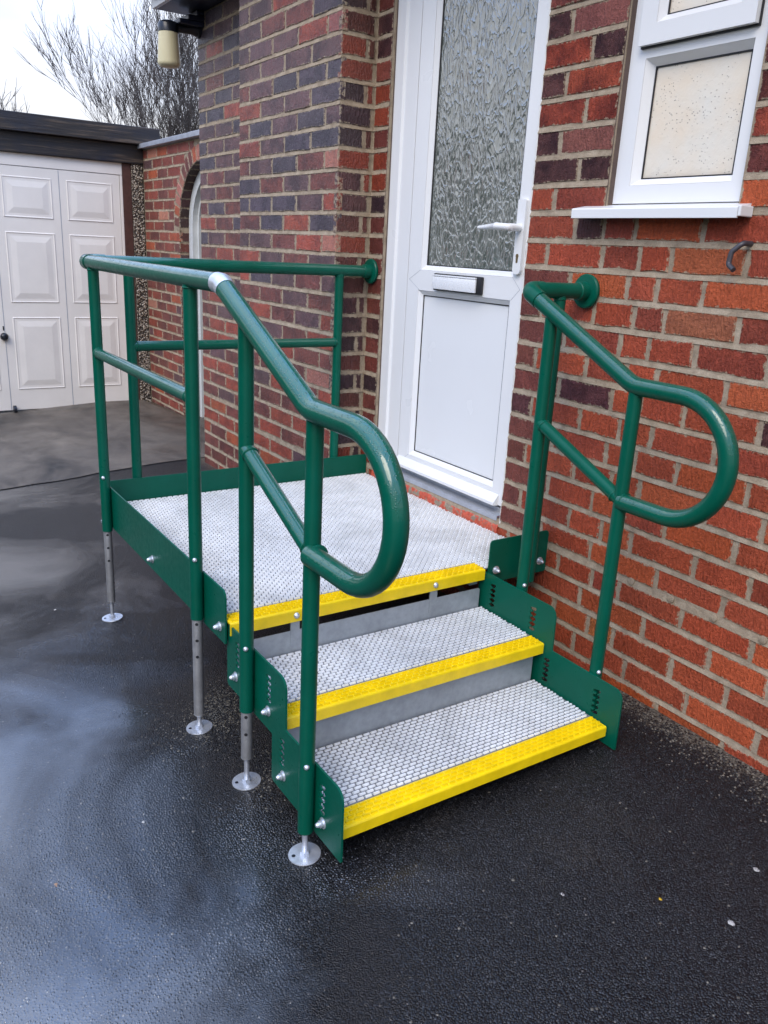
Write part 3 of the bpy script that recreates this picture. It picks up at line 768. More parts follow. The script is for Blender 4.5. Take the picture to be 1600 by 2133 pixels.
mb = MB(); mb.sheet([(SX0, SZ0), (SX1, SZ0), (SX1, SZ1), (SX0, SZ1)], [[(SGX0-.017, SGZ0-.017), (SGX0-.017, SGZ1+.017), (SGX1+.017, SGZ1+.017), (SGX1+.017, SGZ0-.017)]], fn, YF-.020, YF-.002)
sash = mb.build('sash', 'upvc', win)
mb = MB(); bead_frame(mb, SGX0-.0165, SGX1+.0165, SGZ0-.0165, SGZ1+.0165, .0155, .0155, .0155, .0155, YF-.019, YF-.004); mb.build('glazing_bead', 'upvc', win)
mb = MB(); a, b, c, d = SGX0-.003, SGX1+.003, SGZ0-.003, SGZ1+.003
mb.sheet([(a, c), (b, c), (b, d), (a, d)], [[(a+.005, c+.005), (a+.005, d-.005), (b-.005, d-.005), (b-.005, c+.005)]], fn, YF-.0035, YF+.006); mb.build('gasket', 'gasket', win)
mb = MB(); mb.box((a, YF+.0005, c), (b, YF+.008, d)); mb.build('pane', 'drop_glass', win)
mb = MB(); mb.sheet([(SX0-.003, SZ0-.004), (SX1+.003, SZ0-.004), (SX1+.003, SZ1+.003), (SX0-.003, SZ1+.003)], [[(SX0+.004, SZ0+.004), (SX0+.004, SZ1-.004), (SX1-.004, SZ1-.004), (SX1-.004, SZ0+.004)]], fn, YF-.006, YF-.0006); mb.build('sash_seal', 'gasket', win)
mb = MB()
mb.add([(WX0, .0005, WZ0), (WX0+.009, YF, WZ0), (WX0+.009, YF, 1.93), (WX0, .0005, 1.93), (WX0-.004, .02, WZ0), (WX0-.004, .02, 1.93)], [(0,1,2,3), (0,3,5,4)])
mb.add([(WX0, .03, WZ0), (WX0+.02, .03, WZ0), (WX0+.02, .03, 1.93), (WX0, .03, 1.93)], [(0,1,2,3)])
mb.build('reveal', 'brown', win)
mb = MB(); sp = [(YF+.01, .997), (-.046, .983), (-.048, .980), (-.048, .9585), (-.044, .9575), (-.040, .975), (YF+.01, .984)]
mb.sheet(sp, [], lambda a, b, d: Vector((d, a, b)), 1.113, 1.624); mb.build('sill', 'upvc', win)
mb = MB(); mb.box((1.6245, -.047, .962), (1.632, -.0005, .985), .002); mb.build('sill_cap', 'upvc', win)
# --- bent overflow pipe under the window
mb = MB(); hk = fillet([(1.640, .01, .905), (1.640, -.030, .905), (1.622, -.040, .885), (1.620, -.042, .858), (1.640, -.048, .846)], [.012, .012, .010], 5)
mb.tube(hk, .0062, 12); mb.build('overflow_pipe', 'hook', house, smooth=50)
# --- injection plugs in the damp course
for xx in (1.455, 1.590, 1.722, 1.86):
    mb = MB(); c = random.Random(int(xx*1000)); mb.lathe([(.011, -.002), (.0105, .002), (.006, .0035)], (xx, -.0015, .002), (0, -1, 0), 12); mb.build('damp_course_plug', 'mortar', house, smooth=50)

# ------------------------------------------------------------------ wall lamp at the house corner
lamp = thing('wall_lamp', (-1.70, -.006, 1.86), 'cream jar lamp on black bracket at the house corner', 'lamp')
LCX, LCY = -1.705, -.172
mb = MB(); mb.lathe([(.038, -.002), (.038, .012), (.030, .018)], (LCX, -.007, 1.875), (0, -1, 0), 20); mb.build('back_plate', 'black', lamp, smooth=40)
mb = MB(); mb.tube([(LCX, -.010, 1.872), (LCX, -.05, 1.874), (LCX, LCY+.03, 1.864)], [.034, .026, .019], 16); mb.build('bracket_arm', 'black', lamp, smooth=50)
mb = MB(); mb.lathe([(.030, .052), (.044, .046), (.050, .036), (.051, .0)], (LCX, LCY, 1.838), (0, 0, 1), 28); mb.build('cap', 'black', lamp, smooth=50)
mb = MB(); mb.lathe([(.030, -.158), (.047, -.155), (.0555, -.146), (.057, -.136), (.0495, -.001)], (LCX, LCY, 1.838), (0, 0, 1), 28); mb.build('jar_shade', 'cream', lamp, smooth=50)
mb = MB(); mb.tube(fillet([(-1.715, -.012, 1.90), (-1.730, -.02, 1.925), (-1.728, -.012, 1.952)], [.02], 5), .0035, 8); mb.build('cable', 'black', lamp, smooth=50)

# ------------------------------------------------------------------ garage
GX = -4.10
garage = thing('garage', (GX, 0, gz(GX, 0)), 'flat roofed garage with white raised panel door', 'garage')
mb = MB(); mb.box((GX-.012, -2.12, -.50), (GX+.012, .244, 1.30), .003); gdoor = tag(mb.build('door', 'garage_white', garage), 'white up and over door with raised panels')
cols = [(-.160, .185), (-.618, -.265), (-1.09, -.74), (-1.56, -1.21), (-2.03, -1.68)]
rws = [(.942, 1.232), (.325, .842), (-.340, .218)]
def panel_mesh(y0, y1, z0, z1):
    mb = MB(); x0 = GX+.0125; d = .028; lv = [(0, .002), (.008, -.001+.0), (.012, .002), (d, .004), (d+.034, .013)]
    rings = []
    for ins, h in [(0, .0), (.006, .0045), (.014, .0015), (.030, .0015), (.072, .0075)]:
        rings.append([(x0+h, y0+ins, z0+ins), (x0+h, y1-ins, z0+ins), (x0+h, y1-ins, z1-ins), (x0+h, y0+ins, z1-ins)])
    mb.v = [Vector(p) for q in rings for p in q]
    for i in range(len(rings)-1):
        for k in range(4): mb.f.append((4*i+k, 4*i+(k+1) % 4, 4*i+4+(k+1) % 4, 4*i+4+k))
    e = 4*(len(rings)-1); mb.f.append((e, e+1, e+2, e+3)); return mb
for y0, y1 in cols:
    for z0, z1 in rws: panel_mesh(y0, y1, z0, z1).build('panel', 'garage_white', gdoor)
for ysm in (-.212, -.680, -1.15, -1.62):
    mb = MB(); mb.box((GX+.0122, ysm-.0022, -.495), (GX+.0135, ysm+.0022, 1.295)); mb.build('seam', 'alu', gdoor)
mb = MB(); mb.lathe([(.028, 0), (.030, .012), (.022, .03), (.010, .034)], (GX+.013, -.688, .072), (1, 0, 0), 18); mb.build('handle', 'black', gdoor, smooth=50)
mb = MB(); mb.box((GX+.0125, -.692, .118), (GX+.015, -.684, .150)); mb.build('keyhole', 'gasket', gdoor)
mb = MB(); mb.lathe([(.02, -.012), (.034, -.01), (.034, .01), (.02, .012)], (GX+.04, -.66, gz(GX, -.66)+.036), (0, 1, 0), 14); mb.build('roller', 'black', gdoor, smooth=50)
mb = MB(); mb.box((GX-.03, .247, -.52), (GX+.018, .266, 1.30), .002); mb.box((GX-.03, -2.16, 1.303), (GX+.016, .266, 1.39), .002); mb.build('door_frame', 'garage_white', garage)
mb = MB(); mb.box((GX-.04, .268, -.60), (GX+.022, .335, 1.39), .002); mb.build('jamb', 'garage_brown', garage)
mb = MB(); mb.box((GX-.06, .337, -.62), (GX+.035, .425, 1.39), .004); mb.build('pebbledash_pier', 'pebble', garage)
mb = MB(); mb.box((GX-.01, -3.2, 1.392), (GX+.045, .43, 1.528), .004); mb.build('fascia_board', 'fascia', garage)
mb = MB(); mb.box((GX-.01, -3.2, 1.530), (GX+.105, .55, 1.655), .004); mb.build('fascia_board', 'fascia', garage)
mb = MB(); mb.box((GX-5.2, -3.2, 1.60), (GX-.012, .55, 1.66)); mb.build('roof', 'render', garage)
mb = MB(); mb.box((GX-5.1, .345, -.8), (GX-.065, .42, 1.598)); mb.box((GX-5.1, -3.0, -.8), (GX-.065, -2.92, 1.598)); mb.box((GX-.07, -2.92, -.8), (GX-.04, -2.17, 1.39)); mb.build('wall', 'pebble', garage)

# ------------------------------------------------------------------ garden wall with the arched doorway
AY = .43; AXJ = -3.28; ARC = .43; AXC = AXJ+ARC; ASP = .93; ATOP = 1.50; AX0 = GX+.036
gw = thing('garden_wall', (-3.6, AY, -.5), 'red brick garden wall with arched white doorway beside the garage', 'wall')
ab = Bricks(gw)
RM = ARC+.004
arc = [(AXC - RM*math.cos(math.pi*i/16), ASP + RM*math.sin(math.pi*i/16)) for i in range(17)]
mb = MB()
mb.sheet([(GX-.03, -.8), (AXC-RM, -.8)] + arc + [(AXC+RM, -.8), (LX, -.8), (LX, ATOP), (GX-.03, ATOP)], [], fn, AY+.0024, AY+.22)
arow = range(-7, 20)
for k in arow:
    z = k*CH; xr = AXJ if z < ASP else AXC - math.sqrt(max(0, (ARC+.115)**2-(z-ASP)**2))
    xr = min(xr, AXC)
    bed_strips(mb, Vector((0, AY, 0)), X, -Y, AX0, xr, [z], lambda z: T)
wall_arch = mb.build('wall', 'mortar', gw)
r2 = random.Random(5)
def col_arch(rr):
    return pick(rr, [(1, ORANGE, .4), (5, (.30, .065, .040), .5), (6, (.20, .056, .042), .6), (.8, (.52, .21, .14), .1), (1, PURPLE, .5)])
for k in arow:
    z = k*CH; zc = z+CH/2
    ro = ARC+.112
    xr = AXJ-.0005 if zc < ASP-.04 else (AXC - math.sqrt(max(0, ro**2-(zc-ASP)**2))-.008 if zc-ASP < ro else LX+.01)
    e = [AX0+.0]; u = AX0 + (.11 if k % 2 else .22)
    while u < xr-.06: e.append(u); u += .225
    e.append(xr)
    for i in range(len(e)-1):
        c, d = col_arch(r2)
        ab.add(wall_arch, Vector((0, AY, 0)), X, Z, -Y, e[i]+T/2, e[i+1]-(T/2 if i < len(e)-2 else 0), z+T/2, z+CH-T/2, c, d)
    if zc < ASP-.04:
        for y0, y1 in (((.0, .102), (.112, .215)) if k % 2 else ((.0, .212),)):
            c, d = pick(r2, [(4, (.13, .035, .022), .6), (3, (.20, .045, .025), .5), (2, DARK, .6)])
            ab.add(wall_arch, Vector((AXJ, AY, 0)), Y, Z, X, y0+.001, y1-.001, z+T/2, z+CH-T/2, c, d)
for i in range(20):               # the ring of bricks on edge round the arch
    a0 = math.pi*i/20+.012; a1 = math.pi*(i+1)/20-.012; am = (a0+a1)/2
    Rr = Vector((-math.cos(am), 0, math.sin(am))); Tt = Vector((math.sin(am), 0, math.cos(am)))
    P0 = Vector((AXC, AY, ASP)); w = (a1-a0)*(ARC+.05)/2
    c, d = pick(r2, [(4, ORANGE, .3), (3, SALMON, .2), (3, BROWN, .5), (2, PURPLE, .5)])
    ab.add(wall_arch, P0, Tt, Rr, -Y, -w, w, ARC+.003, ARC+.105, c, d)
    c, d = pick(r2, [(4, (.06, .022, .018), .6), (2, DARK, .6)])
    ab.add(wall_arch, P0 + Rr*ARC, Tt, Y, -Rr, -w, w, .002, .21, c, d)
ab.emit(300, 'smaller_bricks')
mb = MB(); mb.box((AX0-.03, AY-.045, ATOP+.002), (-2.95, AY+.26, ATOP+.035), .004); mb.build('coping', 'lead', gw)
mb = MB(); mb.box((-2.948, AY-.045, ATOP+.002), (LX-.002, AY+.26, ATOP+.037), .004); mb.build('coping', 'lead', gw)
# white arched frame and dark gate
fo = ARC-.004; fi = ARC-.078
def archband(ro, ri, n=24):
    o = [(AXC-ro, -.6)] + [(AXC - ro*math.cos(math.pi*i/n), ASP + ro*math.sin(math.pi*i/n)) for i in range(n+1)] + [(AXC+ro, -.6)]
    q = [(AXC+ri, -.6)] + [(AXC + ri*math.cos(math.pi*i/n), ASP + ri*math.sin(math.pi*i/n)) for i in range(n+1)] + [(AXC-ri, -.6)]
    return o+q
mb = MB(); mb.sheet(archband(fo, fi), [], fn, AY+.070, AY+.205); mb.build('arch_frame', 'white_wood', gw)
mb = MB(); mb.sheet(archband(fi-.001, fi-.03), [], fn, AY+.105, AY+.19); mb.build('arch_stop', 'white_wood', gw)
mb = MB(); o = [(AXC-fi+.031, -.6)] + [(AXC - (fi-.031)*math.cos(math.pi*i/20), ASP + (fi-.031)*math.sin(math.pi*i/20)) for i in range(21)] + [(AXC+fi-.031, -.6)]
mb.sheet(o, [], fn, AY+.13, AY+.195); mb.build('gate', 'dark_in', gw)

# ------------------------------------------------------------------ the green access platform and steps
steps = thing('access_steps', (.9, -.6, gz(.9, -.6)), 'green framed metal access platform with two yellow edged steps and handrails', 'steps')
ZP = -.0345; PXB, PXF = .058, 1.125; PYL = -1.060; PYR = -.004; YR = -.245; YLs = -1.050
RP, RH = .0168, .0212
def grip(x0, x1, y0, y1, z, px_=.0119, py_=.0208):
    mb = MB(); ny = int((y1-y0)/py_); nx_ = int((x1-x0)/px_); vs = []; fs = []
    for i in range(nx_):
        sh = (i*.42 % 1)*py_; xc = x0 + (i+.5)*(x1-x0)/nx_
        for j in range(-1, ny+1):
            ya = y0 + j*py_ + sh; yb = ya+.0158
            ya = max(ya, y0+.0005); yb = min(yb, y1-.0005)
            if yb-ya < .003: continue
            b = len(vs); a_, c_ = xc-.0022, xc+.0022; t = .0052; bb = .0036
            vs += [(a_-.0008, ya, z), (c_+.0008, ya, z), (c_+.0008, yb, z), (a_-.0008, yb, z), (a_, ya+.0006, z+bb), (c_, ya+.0006, z+t), (c_, yb-.0006, z+t), (a_, yb-.0006, z+bb)]
            fs += [(b+4, b+5, b+6, b+7), (b, b+1, b+5, b+4), (b+1, b+2, b+6, b+5), (b+2, b+3, b+7, b+6), (b+3, b, b+4, b+7)]
    mb.v = [Vector(p) for p in vs]; mb.f = fs; return mb
def tread(name, xb, xf, y0, y1, z, lip, upstand, label, yfull=None):
    s = .056; yd = y1 if yfull is None else yfull
    mb = MB(); mb.box((xb, y0, z-.006), (xf-s, yd, z-.003)); t = tag(mb.build(name, 'under', steps), label)
    tag(grip(xb+.002, xf-s-.001, y0+.002, yd-.002, z-.003).build('grip_pattern', 'grip', t, fix=False), kind='stuff')
    prof = [(xf-s+.0005, z-.003), (xf-.004, z-.003), (xf-.0012, z-.0042), (xf, z-.007), (xf, z-lip), (xf-.003, z-lip), (xf-.003, z-.0065), (xf-s+.0005, z-.0065)]
    mb = MB(); mb.sheet(prof, [], lambda a, b, d: Vector((a, d, b)), y0, y1); ns = tag(mb.build('nosing', 'yellow', t), 'yellow painted nosing')
    tag(grip(xf-s+.0015, xf-.005, y0+.002, y1-.002, z-.003).build('nosing_grip', 'yellow', t, fix=False), kind='stuff')
    if upstand:
        up = round2d([(y0+.010, z-.004), (y1-.010, z-.004), (y1-.010, z+upstand), (y0+.010, z+upstand)], [0, 0, .006, .006], 4)
        mb = MB(); mb.sheet(up, [], lambda a, b, d: Vector((d, a, b)), xb-.003, xb-.0003); mb.build('upstand', 'galv', t)
    return t
deck = tread('deck', PXB, PXF, PYL+.002, YR-.004, ZP, .036, 0, 'silver white grip metal deck of the platform', PYR)
mb = MB(); mb.box((PXF-.0558, YR-.0035, ZP-.006), (PXF-.006, PYR, ZP-.003)); side_deck = mb.build('deck_corner', 'under', steps)
tag(grip(PXF-.0555, PXF-.006, YR-.003, PYR-.001, ZP-.003).build('grip_pattern', 'grip', side_deck, fix=False), kind='stuff')
t1 = tread('tread', 1.118, 1.392, YLs+.002, YR-.003, -.158, .033, .060, 'upper step with grip surface')
t2 = tread('tread', 1.366, 1.640, YLs+.002, YR-.003, -.282, .031, .085, 'lower step with grip surface')
# stringers with saw-tooth adjustment slots
def slot(cx, cz, n=5, p=.0152):
    L_ = []; R_ = []
    z0 = cz + n*p/2
    for i in range(n):
        zt = z0 - i*p
        L_ += [(cx-.003, zt), (cx-.0085, zt-.0005), (cx-.0120, zt-.0045), (cx-.0105, zt-.0095), (cx-.003, zt-.0110)]
        R_ += [(cx+.003, zt+.001), (cx+.0085, zt+.0025), (cx+.0125, zt-.001), (cx+.0110, zt-.0055), (cx+.003, zt-.0100)]
    return L_ + R_[::-1]
so = round2d([(1.096, -.048), (1.418, -.048), (1.420, -.172), (1.670, -.172), (1.672, -.338), (1.353, -.338), (1.353, -.216), (1.096, -.216)], [.008, .028, .004, .028, .002, .01, .003, .01], 6)
slots = [slot(1.160, -.112), slot(1.333, -.115), slot(1.404, -.240), slot(1.590, -.243)]
for nm, y0, lab in (('stringer', YLs-.005, 'green stepped side plate away from the wall'), ('stringer', YR+.0005, 'green stepped side plate next to the wall')):
    mb = MB(); mb.sheet(so, slots, fn, y0, y0+.0045); tag(mb.build(nm, 'green', steps, smooth=30), lab)
# platform edge plates
po = round2d([(PXB-.002, -.100), (1.108, -.100), (1.108, .042), (PXB-.002, .042)], [0, .003, .020, .003], 6)
mb = MB(); mb.sheet(po, [], fn, PYL-.0045, PYL); mb.build('edge_plate', 'green', steps, smooth=30)
mb = MB(); mb.box((PXB-.0045, PYL-.004, -.100), (PXB-.0005, -.002, .045)); mb.build('edge_plate', 'green', steps)
bp = round2d([(YR+.008, -.085), (-.002, -.085), (-.002, .050), (YR+.008, .050)], [.006, .006, .012, .012], 5)
mb = MB(); mb.sheet(bp, [], lambda a, b, d: Vector((d, a, b)), PXF-.004, PXF); mb.build('end_plate', 'green', steps, smooth=30)
# frame members under the deck
mb = MB(); mb.box((PXB+.02, PYL+.02, -.095), (PXF-.03, PYL+.05, -.043)); mb.box((PXB+.02, -.28, -.095), (PXF-.03, -.25, -.043)); mb.box((.5, PYL+.05, -.09), (.54, -.28, -.043)); mb.build('deck_frame', 'galv', steps)
for yb in (-.877, -.432):
    mb = MB(); mb.box((PXF-.010, yb-.013, -.14), (PXF-.006, yb+.013, -.044)); mb.build('hanger', 'galv', steps)
# posts
def vpost(x, y, z0, z1):
    mb = MB(); mb.tube([(x, y, z0), (x, y, z1)], RP, 20); return mb.build('post', 'green', steps, smooth=50)
YP = PYL-.0046-RP
def leg(x, y, ztop, zt, reach):
    zg = gz(x, y)
    nrm = Vector((-.028, -.063, 1)).normalized()
    if reach:
        mb = MB(); mb.tube([(x, y, ztop+.02), (x, y, zt+.004), (x, y, zt+.0039), (x, y, zt)], [RP-.0032, RP-.0032, RP-.0026, RP-.004], 18); lg = mb.build('leg', 'tube', steps, smooth=40)
        for zz in [ztop-.012-.047*i for i in range(3)]:
            if zz > zt+.05 and zz < ztop-.004:
                d = Vector((CAM.x-x, CAM.y-y-.25, 0)).normalized()
                mb = MB(); mb.lathe([(.0042, RP-.0036), (.0042, RP-.0029)], (x, y, zz), d, 10); mb.build('pin_hole', 'gasket', lg)
    else:
        mb = MB(); mb.tube([(x, y, ztop), (x, y, ztop-.004)], RP-.004, 14); lg = mb.build('leg', 'tube', steps)
    mb = MB(); mb.tube([(x, y, zt+.01), (x, y, zg+.008)], .0066, 10); mb.build('threaded_rod', 'zinc', lg, smooth=40)
    mb = MB(); mb.lathe([(.0350, .0005), (.0356, .002), (.0350, .0040), (.0080, .0044)], (x, y, zg), nrm, 32); mb.build('foot_plate', 'zinc', lg, smooth=20)
    mb = MB(); mb.lathe([(.0105, .0045), (.0105, .0125)], (x, y, zg), nrm, 6); mb.build('lock_nut', 'zinc', lg)
    mb = MB(); mb.lathe([(.0042, .0042), (.0042, .0048)], (x-.006, y-.0235, zg-.0015), nrm, 10); mb.build('fixing_hole', 'black', lg)
AXP, BXP, CXP, DXP = .128, .962, 1.252, 1.553
YS = YLs-.005-RP-.0006
for x, y, zb, zt, zl, rc in ((AXP, YP, -.108, .755, -.372, 1), (BXP, YP, -.085, .755, -.372, 1), (CXP, YS, -.204, .712, -.336, 1), (DXP, YS, -.334, .568, -.345, 0)):
    vpost(x, y, zb, zt); leg(x, y, zb, zl, rc)
YRP = YR+.0055+RP
for x, zt, zb, zl in ((1.258, .712, -.20, -.28), (1.560, .568, -.28, -.29)):
    vpost(x, YRP, zb, zt); leg(x, YRP, zb, zl, 0)
XF = PXB-.0050-RP
for y in (-.945, -.146): vpost(XF, y, -.095, .758)
vpost(PXF-.0045-RP, -.105, -.08, .758) if False else vpost(1.162, -.105, -.085, .758)
# handrails
ZH = .768
def part(name, path, rr, mat, parent=steps, n=20):
    mb = MB(); mb.tube(path, rr, n); return mb.build(name, mat, parent, smooth=50)
part('handrail', [(XF, -.012, ZH), (XF, YP+.05, ZH)], RH, 'green_wet')
part('elbow', fillet([(XF, YP+.062, ZH), (XF, YP, ZH), (XF+.062, YP, ZH)], [.03], 10), RH+.0022, 'green_wet')
part('handrail', [(XF+.05, YP, ZH), (1.148, YP, ZH-.002)], RH, 'green_wet')
mb = MB(); mb.tube([(1.128, YP, ZH-.002), (1.150, YP, ZH-.003), (1.170, YP, ZH-.013)], RH+.0012, 20); tag(mb.build('joint_sleeve', 'zinc', steps, smooth=30), 'bare silver joint in the handrail')
def loop_rail(y, x0, z0, xs_=1.553, zs=.572, zb=.297, xe=1.700):
    rl = (zs-zb)/2
    pts = fillet([(x0, y, z0), (xs_, y, zs), (xe, y, zs)], [.09], 10)
    cx, cz = xe, (zs+zb)/2
    pts = pts[:-1] + [Vector((cx + rl*math.sin(a), y, cz + rl*math.cos(a))) for a in [math.pi*i/24 for i in range(25)]] + [Vector((xs_+.009, y, zb))]
    return pts
part('handrail', loop_rail(YP, 1.155, ZH-.006), RH, 'green_wet')
YRH = YRP-.002
part('handrail', [(1.162, -.012, ZH), (1.162, YRH+.03, ZH)], RH, 'green')
part('elbow', fillet([(1.162, YRH+.05, ZH), (1.162, YRH, ZH), (1.210, YRH, ZH-.023)], [.024], 10), RH+.0022, 'green')
part('handrail', loop_rail(YRH, 1.195, ZH-.016, zs=.576, zb=.295, xe=1.690), RH, 'green_wet')
# mid rails
part('mid_rail', [(XF, -.146, .499), (XF, -.945, .499)], RP, 'green_wet')
part('mid_rail', [(AXP, YP, .492), (BXP, YP, .492)], RP, 'green_wet')
part('mid_rail', [(CXP, YS, .432), (DXP, YS, .297)], RP, 'green_wet')
part('mid_rail', [(1.258, YRP, .430), (1.560, YRP, .297)], RP, 'green')
# weld beads where the rails meet the posts
def bead(p, d, rr):
    mb = MB(); d = Vector(d).normalized(); mb.lathe([(rr-.001, -.0026), (rr+.0016, -.0018), (rr+.0022, 0), (rr+.0016, .0018), (rr-.001, .0026)], p, d, 20); mb.build('weld_bead', 'green', steps, smooth=60)
dr = Vector((DXP-CXP, 0, .297-.432)).normalized()
for y in (YS, YRP): bead(Vector((CXP+.004, y, .431)) + dr*RP*1.12, dr, RP); bead(Vector((DXP+.004, y, .297)) - dr*RP*1.12, dr, RP); bead((DXP+.004+RP, y, .297), (1, 0, 0), RH)
bead((AXP+RP, YP, .492), (1, 0, 0), RP); bead((BXP-RP, YP, .492), (1, 0, 0), RP)
bead((XF, -.146-RP, .499), (0, 1, 0), RP); bead((XF, -.945+RP, .499), (0, 1, 0), RP)
for x, y, zz in ((AXP, YP, ZH-RH), (BXP, YP, ZH-RH), (XF, -.945, ZH-RH), (XF, -.146, ZH-RH), (1.162, -.105, ZH-RH)): bead((x, y, zz-.001), (0, 0, 1), RP)
# wall flanges
for xx in (XF, 1.162):
    mb = MB(); mb.lathe([(.046, .0006), (.047, .008), (.044, .012), (.026, .0135), (.0245, .040), (RH+.001, .042)], (xx, -.0015, ZH), (0, -1, 0), 28); mb.build('wall_flange', 'green', steps, smooth=35)
# bolts
def dome(p, axis, rr=.0055):
    mb = MB(); mb.lathe([(rr, 0), (rr*.95, rr*.35), (rr*.6, rr*.75), (rr*.1, rr*.9)], p, axis, 12); return mb.build('bolt', 'zinc', steps, smooth=60)
def cap_nut(p, axis):
    mb = MB(); mb.lathe([(.0125, 0), (.0125, .0015), (.0085, .0016), (.0085, .008), (.0062, .0085), (.0060, .013), (.0035, .017), (.0006, .018)], p, axis, 12); return mb.build('bolt', 'zinc', steps, smooth=35)
for x, z in ((1.150, -.170), (1.333, -.168), (1.413, -.292), (1.597, -.292)): cap_nut((x, YLs-.0052, z), (0, -1, 0))
for x, z in ((.555, -.066), (1.074, -.064)): cap_nut((x, PYL-.0047, z), (0, -1, 0))
for y, z in ((-.030, -.047), (-.208, -.046)): cap_nut((PXF+.0003, y, z), (1, 0, 0))
for y in (-.877, -.432): dome((PXF+.0003, y, -.053), (1, 0, 0), .0085)
for x, y, z in ((AXP, YP, .083), (BXP, YP, .083), (CXP, YS, -.035), (DXP, YS, -.166)): 
    d = Vector((.62, -.35, 0)).normalized() if False else Vector((.85, -.5, 0)).normalized()
    dome((x+d.x*RP, y+d.y*RP, z), d, .006)
dome((AXP-RP*.8, YP-RP*.6, -.078), (-.8, -.6, 0), .0075)
for x, z in ((1.258, -.036), (1.560, -.165)): dome((x+RP*.9, YRP-RP*.4, z), (.9, -.4, 0), .006)

# ------------------------------------------------------------------ trees
def bare_tree(name, base, height, stems, spread, seed, label, twig=1., rbase=.09, depth=5, lean=(0, 0)):
    rr = random.Random(seed); base = Vector(base)
    root = thing(name, base, label, 'tree', 'bare trees behind the garage')
    tr = MB(); cr = MB()
    def grow(p, d, L, rad_, lev):
        n = 4 if lev < 3 else 3; path = [p]; rs = [rad_]; q = p; dd = d.copy()
        for i in range(n):
            dd = (dd + Vector((rr.uniform(-1, 1), rr.uniform(-1, 1), rr.uniform(-.5, .8)))*(.10+.035*lev)).normalized()
            q = q + dd*L/n; path.append(q); rs.append(rad_*(1-.62*(i+1)/n))
        (tr if lev == 0 else cr).tube(path, rs, 6 if lev < 2 else 3, caps=False)
        if lev >= depth: return
        kids = rr.choice((3, 4)) if lev < depth-2 else rr.choice((3, 4, 5))
        for k in range(kids):
            t = rr.uniform(.3, 1.) if k else 1.
            i = min(n-1, int(t*n)); f = t*n-i; pp = path[i].lerp(path[i+1], min(1, f)); r0 = rs[i]*(1-f) + rs[i+1]*f
            ax = Vector((rr.uniform(-1, 1), rr.uniform(-1, 1), rr.uniform(-.2, .4))).normalized()
            nd = (dd + ax*rr.uniform(.25, .55) + Vector((0, 0, .20))).normalized()
            grow(pp, nd, L*rr.uniform(.52, .78), max(r0*rr.uniform(.6, .85), .0045*twig), lev+1)
    for s in range(stems):
        a = 2*math.pi*s/stems + rr.uniform(-.3, .3)
        d = Vector((math.cos(a)*spread+lean[0], math.sin(a)*spread+lean[1], 1)).normalized()
        grow(base + Vector((math.cos(a)*.06, math.sin(a)*.06, -.1)), d, height*rr.uniform(.36, .46), rbase*rr.uniform(.7, 1.1), 0)
    tr.build('trunk', 'bark', root, smooth=60, fix=False); cr.build('crown', 'bark', root, smooth=60, fix=False)
    return root
bare_tree('bare_tree', (-9.2, 3.35, -.6), 4.7, 8, .22, 3, 'tall bare many stemmed tree rising beside the house corner', twig=.8, rbase=.055, depth=5, lean=(0, -.03))
bare_tree('bare_tree', (-10.8, 3.4, -.6), 3.8, 5, .28, 11, 'low bare bushy tree just above the right end of the garage roof', twig=.8, rbase=.05, depth=5)
bare_tree('bare_tree', (-9.9, 2.95, -.6), 4.3, 5, .20, 41, 'slender fine twigged bare tree left of the tall one', twig=.7, rbase=.045, depth=5)
bare_tree('bare_tree', (-24, 2.6, -.6), 5.4, 4, .35, 23, 'small distant bare tree above the middle of the garage roof', twig=2., depth=4)
bare_tree('bare_tree', (-26, .6, -.6), 5.0, 4, .35, 31, 'farthest bare tree at the left end of the garage roof', twig=2., depth=4)

# hedgerow out of view, added so the lower door glass reflects something dark
def unseen_hedge():
    rr = random.Random(2); x0, x1, y0, y1, z0, z1 = -9., 4., -6.6, -5.6, -.95, 1.75
    root = thing('hedge', ((x0+x1)/2, (y0+y1)/2, -.75), 'clipped dark green hedge along the open side of the drive', 'hedge')
    core = MB(); core.box((x0+.08, y0+.08, z0), (x1-.08, y1-.08, z1-.08)); core.build('stem_core', 'dark_in', root)
    mb = MB()
    for i in range(9000):
        f = rr.random()
        if f < .72: p = Vector((rr.uniform(x0, x1), y1+rr.uniform(-.08, .06), rr.uniform(z0, z1)))
        else: p = Vector((rr.uniform(x0, x1), rr.uniform(y0, y1), z1+rr.uniform(-.10, .06)))
        a = Vector((rr.uniform(-1, 1), rr.uniform(-1, 1), rr.uniform(-1, 1))).normalized()*.055; b = a.cross(Vector((rr.uniform(-1, 1), rr.uniform(-1, 1), rr.uniform(-1, 1)))).normalized()*.032
        mb.add([p-a, p+b, p+a, p-b], [(0, 1, 2, 3)])
    mb.build('foliage', 'hedge_leaf', root, fix=False)
M['hedge_leaf'] = plain('hedge_leaf', (.030, .055, .016), .5, vary=.4, nscale=6)
unseen_hedge()

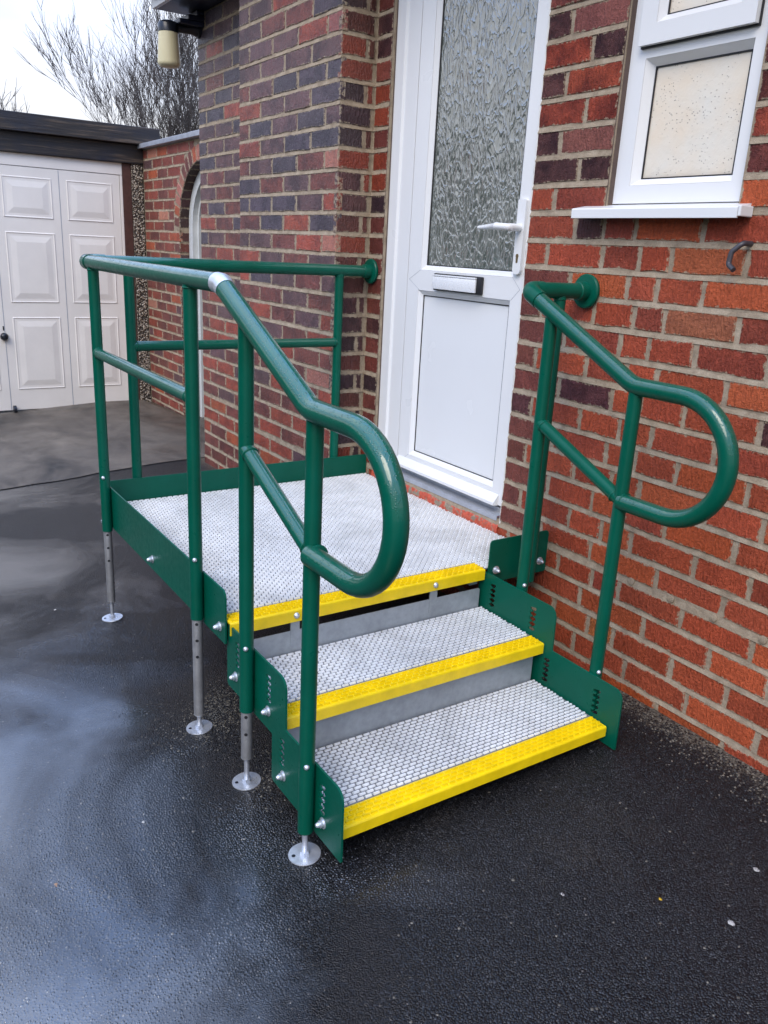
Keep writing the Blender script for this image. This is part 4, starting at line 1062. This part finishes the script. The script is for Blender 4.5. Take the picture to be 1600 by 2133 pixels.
# ------------------------------------------------------------------ bits lying on the drive
def chip(name, u, v, s, mat, label, cat, group, flat=.45, ang=0.):
    d = (FW + RT*((u-800)/FPX) - UP*((v-1066.5)/FPX)); z = -.42
    for _ in range(6):
        t = (z-CAM.z)/d.z; p = CAM + d*t; z = gz(p.x, p.y)
    rr = random.Random(int(u*7+v)); bm = bmesh.new(); bmesh.ops.create_icosphere(bm, subdivisions=1, radius=s)
    for w in bm.verts: w.co = Vector((w.co.x*(1+rr.uniform(-.3, .3))*1.3, w.co.y*(1+rr.uniform(-.3, .3)), (w.co.z+s*.7)*flat))
    mb = MB(); mb.bm(bm); c, s_ = math.cos(ang), math.sin(ang)
    base = Vector((p.x, p.y, z)); mb.v = [base + Vector((q.x*c-q.y*s_, q.x*s_+q.y*c, q.z)) for q in mb.v]
    return tag(mb.build(name, mat, None, origin=base), label, cat, group)
M['chip_red'] = plain('brick_chip', (.40, .06, .035), .6); M['chip_white'] = plain('white_stone', (.42, .40, .37), .6); M['chip_yellow'] = plain('yellow_stone', (.55, .34, .02), .5); M['leaf'] = plain('dry_leaf', (.36, .19, .09), .6)
chip('brick_chip', 232, 1208, .006, 'chip_red', 'small red brick chip left of the farthest foot plate', 'chip', None)
chip('dead_leaf', 117, 1844, .005, 'leaf', 'tiny tan dead leaf on the bluish wet tarmac at lower left', 'leaf', None, .2)
chip('yellow_stone', 1376, 1874, .0035, 'chip_yellow', 'tiny yellow stone on the dark tarmac at lower right', 'stone', 'small stones lying on the drive')
chip('white_stone', 115, 1271, .0045, 'chip_white', 'tiny white stone on the tarmac left of the farthest foot plate', 'stone', 'small stones lying on the drive')
chip('white_stone', 1523, 1923, .006, 'chip_white', 'pale stone in the tarmac near the right edge of the drive', 'stone', 'small stones lying on the drive', .2)
chip('white_stone', 1575, 1812, .006, 'chip_white', 'pale sliver of stone at the far right edge of the drive', 'stone', 'small stones lying on the drive', .2, .6)
chip('white_stone', 299, 1713, .0035, 'chip_white', 'tiny pale grit lying left of the nearest foot plates', 'stone', 'small stones lying on the drive', .3)
chip('white_stone', 1172, 1863, .0035, 'chip_white', 'pale sliver of grit on the tarmac below the lowest step', 'stone', 'small stones lying on the drive', .3)

scene.render.engine = 'CYCLES'
scene.cycles.use_denoising = True; scene.cycles.max_bounces = 4; scene.cycles.diffuse_bounces = 2; scene.cycles.glossy_bounces = 2; scene.cycles.caustics_reflective = False; scene.cycles.caustics_refractive = False
